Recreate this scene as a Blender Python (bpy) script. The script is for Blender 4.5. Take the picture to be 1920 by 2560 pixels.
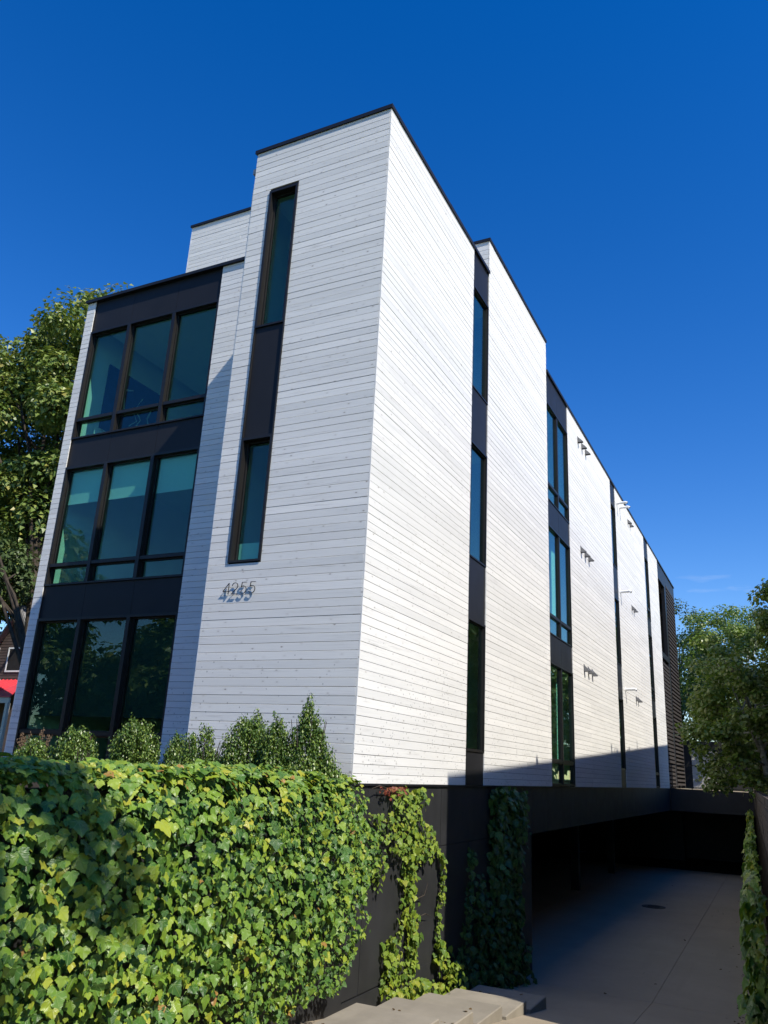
import bpy, bmesh, math, random
import numpy as np
from mathutils import Vector, Matrix

# ------------------------------------------------------------------ scene, camera, sky, sun
for o in list(bpy.data.objects):
    bpy.data.objects.remove(o, do_unlink=True)
scene = bpy.context.scene
COL = scene.collection
random.seed(4255)
RNG = np.random.default_rng(4255)

YAW, PITCH, ROLL = math.radians(-26.890), math.radians(17.958), math.radians(2.998)
CAM = Vector((5.5204, -10.3324, 0.2176))
fw = Vector((math.sin(YAW) * math.cos(PITCH), math.cos(YAW) * math.cos(PITCH), math.sin(PITCH)))
rt = Vector((math.cos(YAW), -math.sin(YAW), 0))
up = rt.cross(fw)
rt2 = math.cos(ROLL) * rt + math.sin(ROLL) * up
up2 = -math.sin(ROLL) * rt + math.cos(ROLL) * up
cd = bpy.data.cameras.new('camera')
cd.sensor_fit = 'HORIZONTAL'
cd.sensor_width = 36.0
cd.lens = 36.0 * 1977.53 / 1920.0
cd.clip_start = 0.05
cd.clip_end = 5000
cam = bpy.data.objects.new('camera', cd)
COL.objects.link(cam)
m3 = Matrix((rt2, up2, -fw)).transposed()
cam.matrix_world = Matrix.Translation(CAM) @ m3.to_4x4()
scene.camera = cam

SUN = Vector((1.0, -0.372, 1.133)).normalized()          # direction towards the sun
world = bpy.data.worlds.new('World')
scene.world = world
world.use_nodes = True
wn, wl = world.node_tree.nodes, world.node_tree.links
for n in list(wn):
    wn.remove(n)
w_out = wn.new('ShaderNodeOutputWorld')
w_bg = wn.new('ShaderNodeBackground')
w_sky = wn.new('ShaderNodeTexSky')
w_sky.sky_type = 'NISHITA'
w_sky.sun_disc = False
w_sky.sun_elevation = math.asin(SUN.z)
w_sky.sun_rotation = math.atan2(SUN.x, SUN.y)
w_sky.altitude = 200
w_sky.air_density = 1.0
w_sky.dust_density = 0.0
w_sky.ozone_density = 2.2
w_hsv = wn.new('ShaderNodeHueSaturation')
w_hsv.inputs['Hue'].default_value = 0.5145
w_hsv.inputs['Saturation'].default_value = 1.42
w_hsv.inputs['Value'].default_value = 1.0
w_bg.inputs['Strength'].default_value = 0.137
# thin fair-weather wisps low over the horizon
w_tc = wn.new('ShaderNodeTexCoord')
w_map = wn.new('ShaderNodeMapping')
w_map.inputs['Scale'].default_value = (5.0, 5.0, 26.0)
w_map.inputs['Location'].default_value = (2.3, 0.7, 1.1)
w_noi = wn.new('ShaderNodeTexNoise')
w_noi.inputs['Scale'].default_value = 1.0
w_noi.inputs['Detail'].default_value = 5.0
w_ramp = wn.new('ShaderNodeValToRGB')
w_ramp.color_ramp.elements[0].position = 0.64
w_ramp.color_ramp.elements[1].position = 0.80
w_sep = wn.new('ShaderNodeSeparateXYZ')
w_hi = wn.new('ShaderNodeMapRange')
w_hi.inputs['From Min'].default_value = 0.17
w_hi.inputs['From Max'].default_value = 0.27
w_hi.inputs['To Min'].default_value = 1.0
w_hi.inputs['To Max'].default_value = 0.0
w_mul = wn.new('ShaderNodeMath'); w_mul.operation = 'MULTIPLY'
w_mix = wn.new('ShaderNodeMixRGB')
w_mix.inputs['Color2'].default_value = (4.2, 4.7, 5.6, 1)
wl.new(w_tc.outputs['Generated'], w_map.inputs['Vector'])
wl.new(w_map.outputs['Vector'], w_noi.inputs['Vector'])
wl.new(w_noi.outputs['Fac'], w_ramp.inputs['Fac'])
wl.new(w_tc.outputs['Generated'], w_sep.inputs['Vector'])
wl.new(w_sep.outputs['Z'], w_hi.inputs['Value'])
wl.new(w_ramp.outputs['Color'], w_mul.inputs[0])
wl.new(w_hi.outputs['Result'], w_mul.inputs[1])
wl.new(w_sky.outputs['Color'], w_hsv.inputs['Color'])
wl.new(w_hsv.outputs['Color'], w_mix.inputs['Color1'])
wl.new(w_mul.outputs['Value'], w_mix.inputs['Fac'])
wl.new(w_mix.outputs['Color'], w_bg.inputs['Color'])
wl.new(w_bg.outputs['Background'], w_out.inputs['Surface'])

sd = bpy.data.lights.new('sun', 'SUN')
sd.energy = 4.8
sd.angle = math.radians(0.53)
sd.color = (1.0, 0.94, 0.825)
sun = bpy.data.objects.new('sun', sd)
COL.objects.link(sun)
sun.location = (30, -20, 40)
sun.rotation_euler = SUN.to_track_quat('Z', 'Y').to_euler()

scene.view_settings.view_transform = 'Standard'
scene.view_settings.look = 'None'
scene.view_settings.gamma = 1.0
scene.view_settings.use_curve_mapping = False
scene.view_settings.exposure = 0.42
scene.render.engine = 'CYCLES'
scene.cycles.max_bounces = 8
scene.cycles.transparent_max_bounces = 12

# ------------------------------------------------------------------ helpers
def link(o, parent=None):
    COL.objects.link(o)
    if parent is not None:
        o.parent = parent
    return o

def tag(o, label=None, cat=None, group=None, kind=None):
    if label: o['label'] = label
    if cat: o['category'] = cat
    if group: o['group'] = group
    if kind: o['kind'] = kind
    return o

def empty(name, loc=(0, 0, 0), label=None, cat=None, group=None, parent=None):
    e = bpy.data.objects.new(name, None)
    e.empty_display_size = 0.3
    link(e, parent)
    e.location = loc
    return tag(e, label, cat, group)

class MB:
    """collects shapes; build() links them as ONE mesh object"""
    def __init__(s):
        s.v = []; s.f = []
    def add(s, vs, fs):
        b = len(s.v)
        s.v += [tuple(p) for p in vs]
        s.f += [tuple(i + b for i in f) for f in fs]
        return s
    def hexa(s, p):          # 8 corners: bottom 4 (ccw from above), top 4
        return s.add(p, [(3, 2, 1, 0), (4, 5, 6, 7), (0, 1, 5, 4), (1, 2, 6, 5), (2, 3, 7, 6), (3, 0, 4, 7)])
    def box(s, x0, x1, y0, y1, z0, z1):
        x0, x1 = min(x0, x1), max(x0, x1); y0, y1 = min(y0, y1), max(y0, y1); z0, z1 = min(z0, z1), max(z0, z1)
        return s.hexa([(x0, y0, z0), (x1, y0, z0), (x1, y1, z0), (x0, y1, z0), (x0, y0, z1), (x1, y0, z1), (x1, y1, z1), (x0, y1, z1)])
    def prism(s, poly, h0, h1, fn):      # poly 2D (ccw), extruded h0..h1, fn(u,v,h)->xyz
        n = len(poly)
        vs = [fn(u, v, h0) for u, v in poly] + [fn(u, v, h1) for u, v in poly]
        fs = [tuple(range(n - 1, -1, -1)), tuple(range(n, 2 * n))]
        fs += [(i, (i + 1) % n, n + (i + 1) % n, n + i) for i in range(n)]
        return s.add(vs, fs)
    def tube(s, pts, rad, n=8, cap=True):
        pts = [Vector(p) for p in pts]
        if not hasattr(rad, '__len__'): rad = [rad] * len(pts)
        vs = []; fs = []
        ref = None
        for i, p in enumerate(pts):
            a = pts[max(i - 1, 0)]; b = pts[min(i + 1, len(pts) - 1)]
            d = (b - a).normalized()
            if ref is None:
                ref = Vector((0, 0, 1)) if abs(d.z) < 0.9 else Vector((1, 0, 0))
            x = d.cross(ref).normalized(); y = d.cross(x).normalized()
            ref = -y if False else ref
            for k in range(n):
                t = 2 * math.pi * k / n
                vs.append(p + rad[i] * (math.cos(t) * x + math.sin(t) * y))
        for i in range(len(pts) - 1):
            for k in range(n):
                k2 = (k + 1) % n
                fs.append((i * n + k, i * n + k2, (i + 1) * n + k2, (i + 1) * n + k))
        if cap:
            fs.append(tuple(range(n))); fs.append(tuple((len(pts) - 1) * n + k for k in range(n - 1, -1, -1)))
        return s.add(vs, fs)
    def mesh(s, name, mat=None, smooth=False):
        me = bpy.data.meshes.new(name)
        me.from_pydata(s.v, [], s.f)
        bm = bmesh.new(); bm.from_mesh(me)
        bmesh.ops.recalc_face_normals(bm, faces=bm.faces)
        bm.to_mesh(me); bm.free()
        if mat: me.materials.append(mat)
        if smooth:
            for p in me.polygons: p.use_smooth = True
        return me
    def build(s, name, mat, parent=None, smooth=False, **kw):
        o = bpy.data.objects.new(name, s.mesh(name, mat, smooth))
        link(o, parent)
        return tag(o, **kw)

def obj(name, me, parent=None, **kw):
    o = bpy.data.objects.new(name, me)
    o.color = (0, 0, 0, 1)
    link(o, parent)
    return tag(o, **kw)

# ------------------------------------------------------------------ materials
class NT:
    def __init__(s, name):
        s.m = bpy.data.materials.new(name); s.m.use_nodes = True
        s.n = s.m.node_tree.nodes; s.l = s.m.node_tree.links
        for x in list(s.n): s.n.remove(x)
        s.out = s.n.new('ShaderNodeOutputMaterial')
    def node(s, t, **kw):
        x = s.n.new(t)
        for k, v in kw.items():
            if k.startswith('i_'):
                x.inputs[k[2:].replace('_', ' ')].default_value = v
            else: setattr(x, k, v)
        return x
    def link(s, a, b): s.l.new(a, b)
    def math(s, op, a, b=None, c=None, clamp=False):
        x = s.n.new('ShaderNodeMath'); x.operation = op; x.use_clamp = clamp
        for i, q in enumerate((a, b, c)):
            if q is None: continue
            if isinstance(q, (int, float)): x.inputs[i].default_value = q
            else: s.l.new(q, x.inputs[i])
        return x.outputs[0]
    def mix(s, fac, a, b, blend='MIX'):
        x = s.n.new('ShaderNodeMixRGB'); x.blend_type = blend
        for i, q in enumerate((fac, a, b)):
            if isinstance(q, (int, float)): x.inputs[i].default_value = q
            elif isinstance(q, tuple): x.inputs[i].default_value = q if len(q) == 4 else q + (1,)
            else: s.l.new(q, x.inputs[i])
        return x.outputs[0]
    def ramp(s, fac, stops):
        x = s.n.new('ShaderNodeValToRGB')
        el = x.color_ramp.elements
        while len(el) < len(stops): el.new(0.5)
        for e, (p, c) in zip(el, stops):
            e.position = p; e.color = c if len(c) == 4 else tuple(c) + (1,)
        s.l.new(fac, x.inputs[0])
        return x.outputs[0]
    def noise(s, vec=None, scale=5, detail=4, rough=0.55, dist=0.0):
        x = s.n.new('ShaderNodeTexNoise')
        x.inputs['Scale'].default_value = scale; x.inputs['Detail'].default_value = detail
        x.inputs['Roughness'].default_value = rough; x.inputs['Distortion'].default_value = dist
        if vec is not None: s.l.new(vec, x.inputs['Vector'])
        return x.outputs['Fac']
    def comb(s, x, y, z):
        c = s.n.new('ShaderNodeCombineXYZ')
        for i, q in enumerate((x, y, z)):
            if isinstance(q, (int, float)): c.inputs[i].default_value = q
            else: s.l.new(q, c.inputs[i])
        return c.outputs[0]
    def pos(s):
        g = s.n.new('ShaderNodeNewGeometry')
        p = s.n.new('ShaderNodeSeparateXYZ'); s.l.new(g.outputs['Position'], p.inputs[0])
        return g.outputs['Position'], p.outputs[0], p.outputs[1], p.outputs[2]
    def bump(s, h, strength=0.3, dist=0.01):
        b = s.n.new('ShaderNodeBump')
        b.inputs['Strength'].default_value = strength; b.inputs['Distance'].default_value = dist
        s.l.new(h, b.inputs['Height'])
        return b.outputs['Normal']
    def principled(s, col, rough=0.6, spec=0.4, normal=None, metal=0.0):
        p = s.n.new('ShaderNodeBsdfPrincipled')
        for key, q in (('Base Color', col), ('Roughness', rough), ('Specular IOR Level', spec), ('Metallic', metal)):
            if isinstance(q, (int, float)): p.inputs[key].default_value = q
            elif isinstance(q, tuple): p.inputs[key].default_value = q if len(q) == 4 else q + (1,)
            else: s.l.new(q, p.inputs[key])
        if normal is not None: s.l.new(normal, p.inputs['Normal'])
        return p.outputs[0]
    def done(s, sh):
        s.l.new(sh, s.out.inputs['Surface'])
        return s.m

B = 12.0 / 90.0            # exposure of one cladding board

def mat_boards():
    t = NT('white_stained_boards')
    P, x, y, z = t.pos()
    along = t.math('ADD', x, y)
    row = t.math('FLOOR', t.math('DIVIDE', t.math('ADD', z, 0.0005), B))
    wn_ = t.node('ShaderNodeTexWhiteNoise', noise_dimensions='2D')
    seg = t.math('FLOOR', t.math('DIVIDE', along, 5.3))
    t.link(t.comb(row, t.math('ADD', seg, 7.0), 0), wn_.inputs['Vector'])
    r = wn_.outputs['Value']
    off = t.math('MULTIPLY', r, 61.0)
    # grain, stretched along the board
    gv = t.comb(t.math('ADD', t.math('MULTIPLY', along, 1.3), off), t.math('MULTIPLY', z, 55.0), t.math('MULTIPLY', row, 3.7))
    g1 = t.noise(gv, 1.0, 5, 0.6, 1.2)
    gv2 = t.comb(t.math('ADD', t.math('MULTIPLY', along, 3.0), off), t.math('MULTIPLY', z, 150.0), row)
    g2 = t.noise(gv2, 1.0, 3, 0.6, 0.4)
    # where the stain has worn thin the grain shows
    worn = t.noise(t.comb(t.math('ADD', t.math('MULTIPLY', along, 0.8), off), t.math('MULTIPLY', z, 6.0), row), 1.0, 3, 0.5)
    wornm = t.ramp(worn, [(0.52, (0, 0, 0)), (0.72, (1, 1, 1))])
    grain = t.ramp(g1, [(0.50, (0, 0, 0)), (0.66, (1, 1, 1))])
    gmask = t.math('MULTIPLY', grain, t.math('MULTIPLY_ADD', wornm, 0.75, 0.20))
    base = t.ramp(r, [(0.0, (0.69, 0.682, 0.655)), (0.5, (0.74, 0.73, 0.70)), (1.0, (0.785, 0.773, 0.74))])
    col = t.mix(gmask, base, (0.47, 0.455, 0.43))
    col = t.mix(t.math('MULTIPLY', g2, 0.16), col, (0.52, 0.51, 0.50))
    # knots
    vor = t.node('ShaderNodeTexVoronoi', feature='F1', voronoi_dimensions='2D', i_Scale=1.0, i_Randomness=1.0)
    t.link(t.comb(t.math('ADD', t.math('MULTIPLY', along, 3.2), off), t.math('MULTIPLY', z, 6.2), row), vor.inputs['Vector'])
    sepc = t.node('ShaderNodeSeparateColor'); t.link(vor.outputs['Color'], sepc.inputs[0])
    kn = t.ramp(vor.outputs['Distance'], [(0.035, (1, 1, 1)), (0.085, (0, 0, 0))])
    km = t.math('MULTIPLY', kn, t.math('GREATER_THAN', sepc.outputs[0], 0.55))
    km = t.math('MULTIPLY', km, t.math('MULTIPLY_ADD', t.math('POWER', sepc.outputs[1], 3.0), 0.75, 0.10))
    col = t.mix(km, col, (0.16, 0.13, 0.11))
    halo = t.math('MULTIPLY', t.ramp(vor.outputs['Distance'], [(0.05, (1, 1, 1)), (0.20, (0, 0, 0))]), t.math('GREATER_THAN', sepc.outputs[0], 0.5))
    col = t.mix(t.math('MULTIPLY', halo, 0.16), col, (0.45, 0.42, 0.38))
    # splashed dirt specks towards the foot of the wall
    v2 = t.node('ShaderNodeTexVoronoi', feature='F1', i_Scale=17.0, i_Randomness=1.0)
    t.link(P, v2.inputs['Vector'])
    s2 = t.node('ShaderNodeSeparateColor'); t.link(v2.outputs['Color'], s2.inputs[0])
    low = t.node('ShaderNodeMapRange', i_From_Min=0.0, i_From_Max=2.2, i_To_Min=0.62, i_To_Max=0.0)
    t.link(z, low.inputs['Value'])
    patch = t.ramp(t.noise(P, 1.3, 2), [(0.42, (0, 0, 0)), (0.62, (1, 1, 1))])
    thr = t.math('MULTIPLY', low.outputs[0], patch)
    sp = t.math('MULTIPLY', t.math('LESS_THAN', s2.outputs[0], thr), t.ramp(v2.outputs['Distance'], [(0.16, (1, 1, 1)), (0.30, (0, 0, 0))]))
    col = t.mix(t.math('MULTIPLY', sp, 0.62), col, (0.22, 0.22, 0.21))
    # faint long water marks
    wm = t.ramp(t.noise(t.comb(t.math('MULTIPLY', along, 0.35), t.math('MULTIPLY', z, 1.9), 0), 1.0, 4, 0.6), [(0.45, (0, 0, 0)), (0.75, (1, 1, 1))])
    col = t.mix(t.math('MULTIPLY', wm, 0.24), col, (0.50, 0.495, 0.48))
    n = t.bump(t.math('ADD', t.math('MULTIPLY', g1, 0.7), t.math('MULTIPLY', g2, 0.5)), 0.35, 0.004)
    return t.done(t.principled(col, 0.62, 0.30, n))

def mat_simple(name, col, rough=0.6, spec=0.4, nscale=6.0, var=0.12, bump=0.0, bscale=60.0, metal=0.0, stretch=None):
    t = NT(name)
    P, x, y, z = t.pos()
    vec = P
    if stretch:
        vec = t.comb(t.math('MULTIPLY', x, stretch[0]), t.math('MULTIPLY', y, stretch[1]), t.math('MULTIPLY', z, stretch[2]))
    f = t.noise(vec, nscale, 5, 0.6)
    lo = tuple(max(0, c * (1 - var * 1.6)) for c in col); hi = tuple(min(1, c * (1 + var * 1.6)) for c in col)
    c = t.ramp(f, [(0.25, lo), (0.75, hi)])
    n = t.bump(t.noise(vec, bscale, 4), bump, 0.01) if bump > 0 else None
    rr = t.math('MULTIPLY_ADD', t.noise(vec, nscale * 1.7, 3), 0.16, rough - 0.08)
    return t.done(t.principled(c, rr, spec, n, metal))

def mat_glass():
    t = NT('teal_tinted_glass')
    lw = t.node('ShaderNodeLayerWeight', i_Blend=0.5)
    f5 = t.math('POWER', lw.outputs['Facing'], 4.5)
    fac = t.math('MULTIPLY_ADD', f5, 0.90, 0.045, clamp=True)
    tr = t.node('ShaderNodeBsdfTransparent'); tr.inputs['Color'].default_value = (0.66, 0.885, 0.815, 1)
    gl = t.node('ShaderNodeBsdfGlossy'); gl.inputs['Roughness'].default_value = 0.0; gl.inputs['Color'].default_value = (0.86, 0.95, 0.96, 1)
    P, x, y, z = t.pos()
    wav = t.bump(t.noise(P, 1.1, 1), 0.06, 0.02)
    t.link(wav, gl.inputs['Normal'])
    mx = t.node('ShaderNodeMixShader')
    t.link(fac, mx.inputs[0]); t.link(tr.outputs[0], mx.inputs[1]); t.link(gl.outputs[0], mx.inputs[2])
    return t.done(mx.outputs[0])

def mat_leaf(name, stops, rough=0.42, spec=0.45, trans=0.28, veins=False, vein_col=(0.30, 0.40, 0.12)):
    t = NT(name)
    at = t.node('ShaderNodeAttribute', attribute_name='rnd')
    oi = t.node('ShaderNodeObjectInfo')
    oc = t.node('ShaderNodeSeparateColor'); t.link(oi.outputs['Color'], oc.inputs[0])
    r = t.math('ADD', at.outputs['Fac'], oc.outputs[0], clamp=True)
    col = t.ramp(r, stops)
    P, x, y, z = t.pos()
    col = t.mix(t.math('MULTIPLY', t.noise(P, 28, 3), 0.35), col, t.mix(0.5, col, (0.02, 0.05, 0.01)))
    n = None
    if veins:
        uv = t.node('ShaderNodeUVMap'); sp = t.node('ShaderNodeSeparateXYZ'); t.link(uv.outputs[0], sp.inputs[0])
        u = sp.outputs[0]; v = sp.outputs[1]
        ang = t.math('ARCTAN2', u, t.math('MULTIPLY', v, -1.0))
        rad = t.math('SQRT', t.math('ADD', t.math('MULTIPLY', u, u), t.math('MULTIPLY', v, v)))
        d = t.math('MULTIPLY', rad, t.math('PINGPONG', ang, math.pi / 8))
        vm = t.ramp(d, [(0.012, (1, 1, 1)), (0.04, (0, 0, 0))])
        col = t.mix(t.math('MULTIPLY', vm, 0.5), col, t.mix(0.5, col, vein_col))
        # finer side ribs as relief
        rib = t.math('PINGPONG', t.math('ADD', t.math('MULTIPLY', v, 1.0), t.math('MULTIPLY', t.math('ABSOLUTE', u), 0.8)), 0.055)
        n = t.bump(t.math('ADD', t.math('MULTIPLY', rib, 6.0), t.math('MULTIPLY', vm, -0.4)), 0.5, 0.01)
    p = t.principled(col, rough, spec, n)
    tr = t.node('ShaderNodeBsdfTranslucent')
    t.link(t.mix(0.6, col, t.mix(1.0, col, (1.0, 1.0, 0.35), 'MULTIPLY')), tr.inputs['Color'])
    mx = t.node('ShaderNodeMixShader'); mx.inputs[0].default_value = trans
    t.link(p, mx.inputs[1]); t.link(tr.outputs[0], mx.inputs[2])
    return t.done(mx.outputs[0])

def mat_brick(name, c1, c2, mortar):
    t = NT(name)
    P, x, y, z = t.pos()
    b = t.node('ShaderNodeTexBrick', i_Scale=1.0)
    b.inputs['Color1'].default_value = c1 + (1,); b.inputs['Color2'].default_value = c2 + (1,); b.inputs['Mortar'].default_value = mortar + (1,)
    b.inputs['Brick Width'].default_value = 0.21; b.inputs['Row Height'].default_value = 0.075; b.inputs['Mortar Size'].default_value = 0.008
    t.link(t.comb(t.math('ADD', x, y), z, 0), b.inputs['Vector'])
    col = t.mix(t.math('MULTIPLY', t.noise(P, 3, 4), 0.4), b.outputs['Color'], (0.12, 0.08, 0.06))
    return t.done(t.principled(col, 0.85, 0.2))

def mat_concrete(name, col, stain=0.35):
    t = NT(name)
    P, x, y, z = t.pos()
    a = t.noise(P, 0.55, 5, 0.6); b = t.noise(P, 4.0, 5, 0.65); c = t.noise(P, 90, 3)
    dk = tuple(q * 0.62 for q in col)
    k = t.mix(t.math('MULTIPLY', t.ramp(a, [(0.35, (0, 0, 0)), (0.68, (1, 1, 1))]), stain), col, dk)
    k = t.mix(t.math('MULTIPLY', t.ramp(b, [(0.45, (0, 0, 0)), (0.75, (1, 1, 1))]), stain * 0.6), k, dk)
    k = t.mix(t.math('MULTIPLY', c, 0.22), k, tuple(q * 0.75 for q in col))
    # tyre-dark streaks running with the drive
    st = t.noise(t.comb(t.math('MULTIPLY', x, 2.4), t.math('MULTIPLY', y, 0.22), 0), 1.0, 4, 0.6)
    k = t.mix(t.math('MULTIPLY', t.ramp(st, [(0.52, (0, 0, 0)), (0.70, (1, 1, 1))]), stain * 0.5), k, dk)
    n = t.bump(t.noise(P, 70, 4), 0.25, 0.006)
    return t.done(t.principled(k, 0.85, 0.25, n))

M_BOARD = mat_boards()
M_BACK = mat_simple('dark_sheathing', (0.035, 0.033, 0.031), 0.9, 0.1)
M_BLACK = mat_simple('black_coated_metal', (0.012, 0.012, 0.014), 0.45, 0.35, 1.2, 0.10, 0.05, 25)
M_FRAME = mat_simple('dark_bronze_aluminium', (0.0135, 0.0125, 0.012), 0.42, 0.36, 4, 0.10)
M_PANEL = mat_simple('charcoal_metal_panel', (0.017, 0.017, 0.019), 0.45, 0.20, 0.9, 0.12, 0.04, 18)
M_BASE = mat_simple('black_cement_board', (0.022, 0.0225, 0.024), 0.55, 0.45, 1.4, 0.22, 0.06, 40)
M_GLASS = mat_glass()
M_INT = mat_simple('interior_plaster', (0.82, 0.82, 0.79), 0.9, 0.1, 2, 0.03)
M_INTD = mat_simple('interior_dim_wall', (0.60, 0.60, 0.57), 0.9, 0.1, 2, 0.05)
M_OAK = mat_simple('oak_floor', (0.30, 0.19, 0.10), 0.5, 0.3, 3, 0.15)
M_SHADE = mat_simple('roller_shade_cloth', (0.74, 0.78, 0.77), 0.9, 0.1, 30, 0.04)
M_SHADED = mat_simple('dark_screen_shade', (0.055, 0.060, 0.058), 0.9, 0.1, 30, 0.08)
M_ROOF = mat_simple('roof_membrane', (0.40, 0.40, 0.40), 0.9, 0.1)
M_WHITEPVC = mat_simple('white_paint', (0.78, 0.78, 0.77), 0.45, 0.4, 8, 0.04)
M_VENTSHADE = mat_simple('shade_toned_vent_hood', (0.16, 0.16, 0.165), 0.55, 0.4, 10, 0.1)  # hood colour darkened to carry the shade of its cheeks and underside
M_DARKHOLE = mat_simple('vent_throat', (0.03, 0.03, 0.03), 0.9, 0.1)
M_CONC = mat_concrete('drive_concrete', (0.325, 0.272, 0.20))
M_PAVER = mat_concrete('paver_concrete', (0.29, 0.26, 0.21), 0.8)
M_SOIL = mat_simple('planting_soil', (0.030, 0.023, 0.016), 0.95, 0.1, 9, 0.3, 0.6, 30)
M_GRASS = mat_simple('lawn', (0.055, 0.085, 0.025), 0.9, 0.2, 3, 0.3, 0.5, 50)
M_ASPH = mat_simple('asphalt', (0.05, 0.05, 0.052), 0.9, 0.2, 5, 0.2, 0.3, 120)
M_BARK = mat_simple('bark', (0.050, 0.040, 0.031), 0.95, 0.15, 8, 0.35, 0.7, 16, stretch=(1, 1, 0.25))
M_BIRCH = mat_simple('pale_bark', (0.42, 0.40, 0.34), 0.85, 0.2, 7, 0.30, 0.4, 20, stretch=(0.4, 0.4, 2.2))
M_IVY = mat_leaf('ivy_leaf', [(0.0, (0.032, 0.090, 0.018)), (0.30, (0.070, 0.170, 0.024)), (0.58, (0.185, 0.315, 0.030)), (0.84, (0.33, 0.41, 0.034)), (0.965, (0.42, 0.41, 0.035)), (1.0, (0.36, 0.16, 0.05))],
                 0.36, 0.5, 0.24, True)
M_IVYS = mat_leaf('young_ivy_leaf', [(0.0, (0.050, 0.115, 0.014)), (0.4, (0.125, 0.220, 0.022)), (0.8, (0.27, 0.36, 0.028)), (0.97, (0.32, 0.34, 0.03)), (1.0, (0.25, 0.08, 0.03))], 0.4, 0.45, 0.30, True)
M_IVYRED = mat_leaf('reddened_ivy_leaf', [(0.0, (0.16, 0.03, 0.02)), (0.5, (0.24, 0.06, 0.035)), (1.0, (0.26, 0.13, 0.05))], 0.5, 0.3, 0.25)
M_BOX = mat_leaf('boxwood_leaf', [(0.0, (0.035, 0.080, 0.016)), (0.5, (0.10, 0.175, 0.028)), (1.0, (0.22, 0.29, 0.05))], 0.36, 0.5, 0.25)
M_MAPLE = mat_leaf('maple_leaf', [(0.0, (0.080, 0.145, 0.028)), (0.5, (0.175, 0.245, 0.050)), (0.9, (0.30, 0.345, 0.085)), (1.0, (0.35, 0.30, 0.075))], 0.42, 0.45, 0.24)
M_ASPEN = mat_leaf('aspen_leaf', [(0.0, (0.085, 0.165, 0.024)), (0.6, (0.195, 0.295, 0.052)), (1.0, (0.38, 0.43, 0.19))], 0.34, 0.55, 0.42)
M_DARKLF = mat_leaf('dark_leaf', [(0.0, (0.035, 0.068, 0.022)), (1.0, (0.12, 0.165, 0.055))], 0.5, 0.4, 0.2)
M_STALK = mat_simple('dry_stalk', (0.16, 0.11, 0.07), 0.95, 0.1)
M_FENCE = mat_simple('weathered_fence_board', (0.075, 0.060, 0.050), 0.85, 0.2, 5, 0.3, 0.4, 30, stretch=(1, 0.3, 6))
M_BRICK = mat_brick('brown_brick', (0.23, 0.115, 0.075), (0.165, 0.080, 0.055), (0.24, 0.22, 0.19))
M_SIDING = mat_simple('brown_house_siding', (0.105, 0.078, 0.070), 0.85, 0.2, 2, 0.12)
M_SHING = mat_simple('grey_shingle', (0.22, 0.22, 0.23), 0.9, 0.15, 14, 0.25)
M_RED = mat_simple('red_metal_awning', (0.62, 0.055, 0.075), 0.45, 0.4, 3, 0.10)
M_CREAM = mat_simple('cream_trim', (0.62, 0.56, 0.47), 0.7, 0.3, 3, 0.06)
M_SLAT = mat_simple('charred_slat', (0.040, 0.033, 0.030), 0.7, 0.35, 6, 0.25, 0.2, 30)
M_CANVAS = mat_simple('navy_canvas', (0.012, 0.020, 0.075), 0.8, 0.2, 4, 0.3)
M_STROKE = mat_simple('white_brush_stroke', (0.55, 0.56, 0.55), 0.8, 0.2)
M_PURPLE = mat_simple('purple_placard', (0.055, 0.025, 0.075), 0.5, 0.4)
M_IRON = mat_simple('cast_iron', (0.03, 0.028, 0.026), 0.7, 0.4, 20, 0.2, 0.5, 60)
M_CARPAINT = mat_simple('pale_door_paint', (0.62, 0.61, 0.58), 0.6, 0.3, 2, 0.05)

# ------------------------------------------------------------------ ground, road, drive
ZS = -1.50                                   # pavement level at the street

def drive_z(y):
    if y <= -10: return ZS
    if y >= 8.2: return -3.92
    t = (y + 10) / 18.2
    return ZS + (-3.92 - ZS) * t

def fence_x(y): return 5.25 - 0.041 * y      # the side boundary is not quite parallel to the building

g = MB()
HX0, HX1, HY0, HY1 = -10.3, 5.6, -10.0, 60.0
FAR = 1500.0
xs = [-FAR, HX0, HX1, FAR]; ys = [-FAR, HY0, HY1, FAR]
for i in range(3):
    for j in range(3):
        if i == 1 and j == 1: continue
        g.add([(xs[i], ys[j], ZS), (xs[i + 1], ys[j], ZS), (xs[i + 1], ys[j + 1], ZS), (xs[i], ys[j + 1], ZS)], [(0, 1, 2, 3)])
g.build('ground', M_GRASS, kind='structure')
MB().box(-120, 120, -12.6, -9.0 - 1.0, ZS - 0.1, ZS + 0.02).build('sidewalk', M_CONC, kind='structure')
MB().box(-200, 200, -25.0, -15.5, ZS - 0.2, ZS - 0.12 + 0.13).build('road', M_ASPH, kind='structure')
for yk in (-15.5, -25.2):
    MB().box(-200, 200, yk, yk + 0.2, ZS - 0.1, ZS + 0.13).build('kerb', M_CONC, kind='structure')

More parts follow.
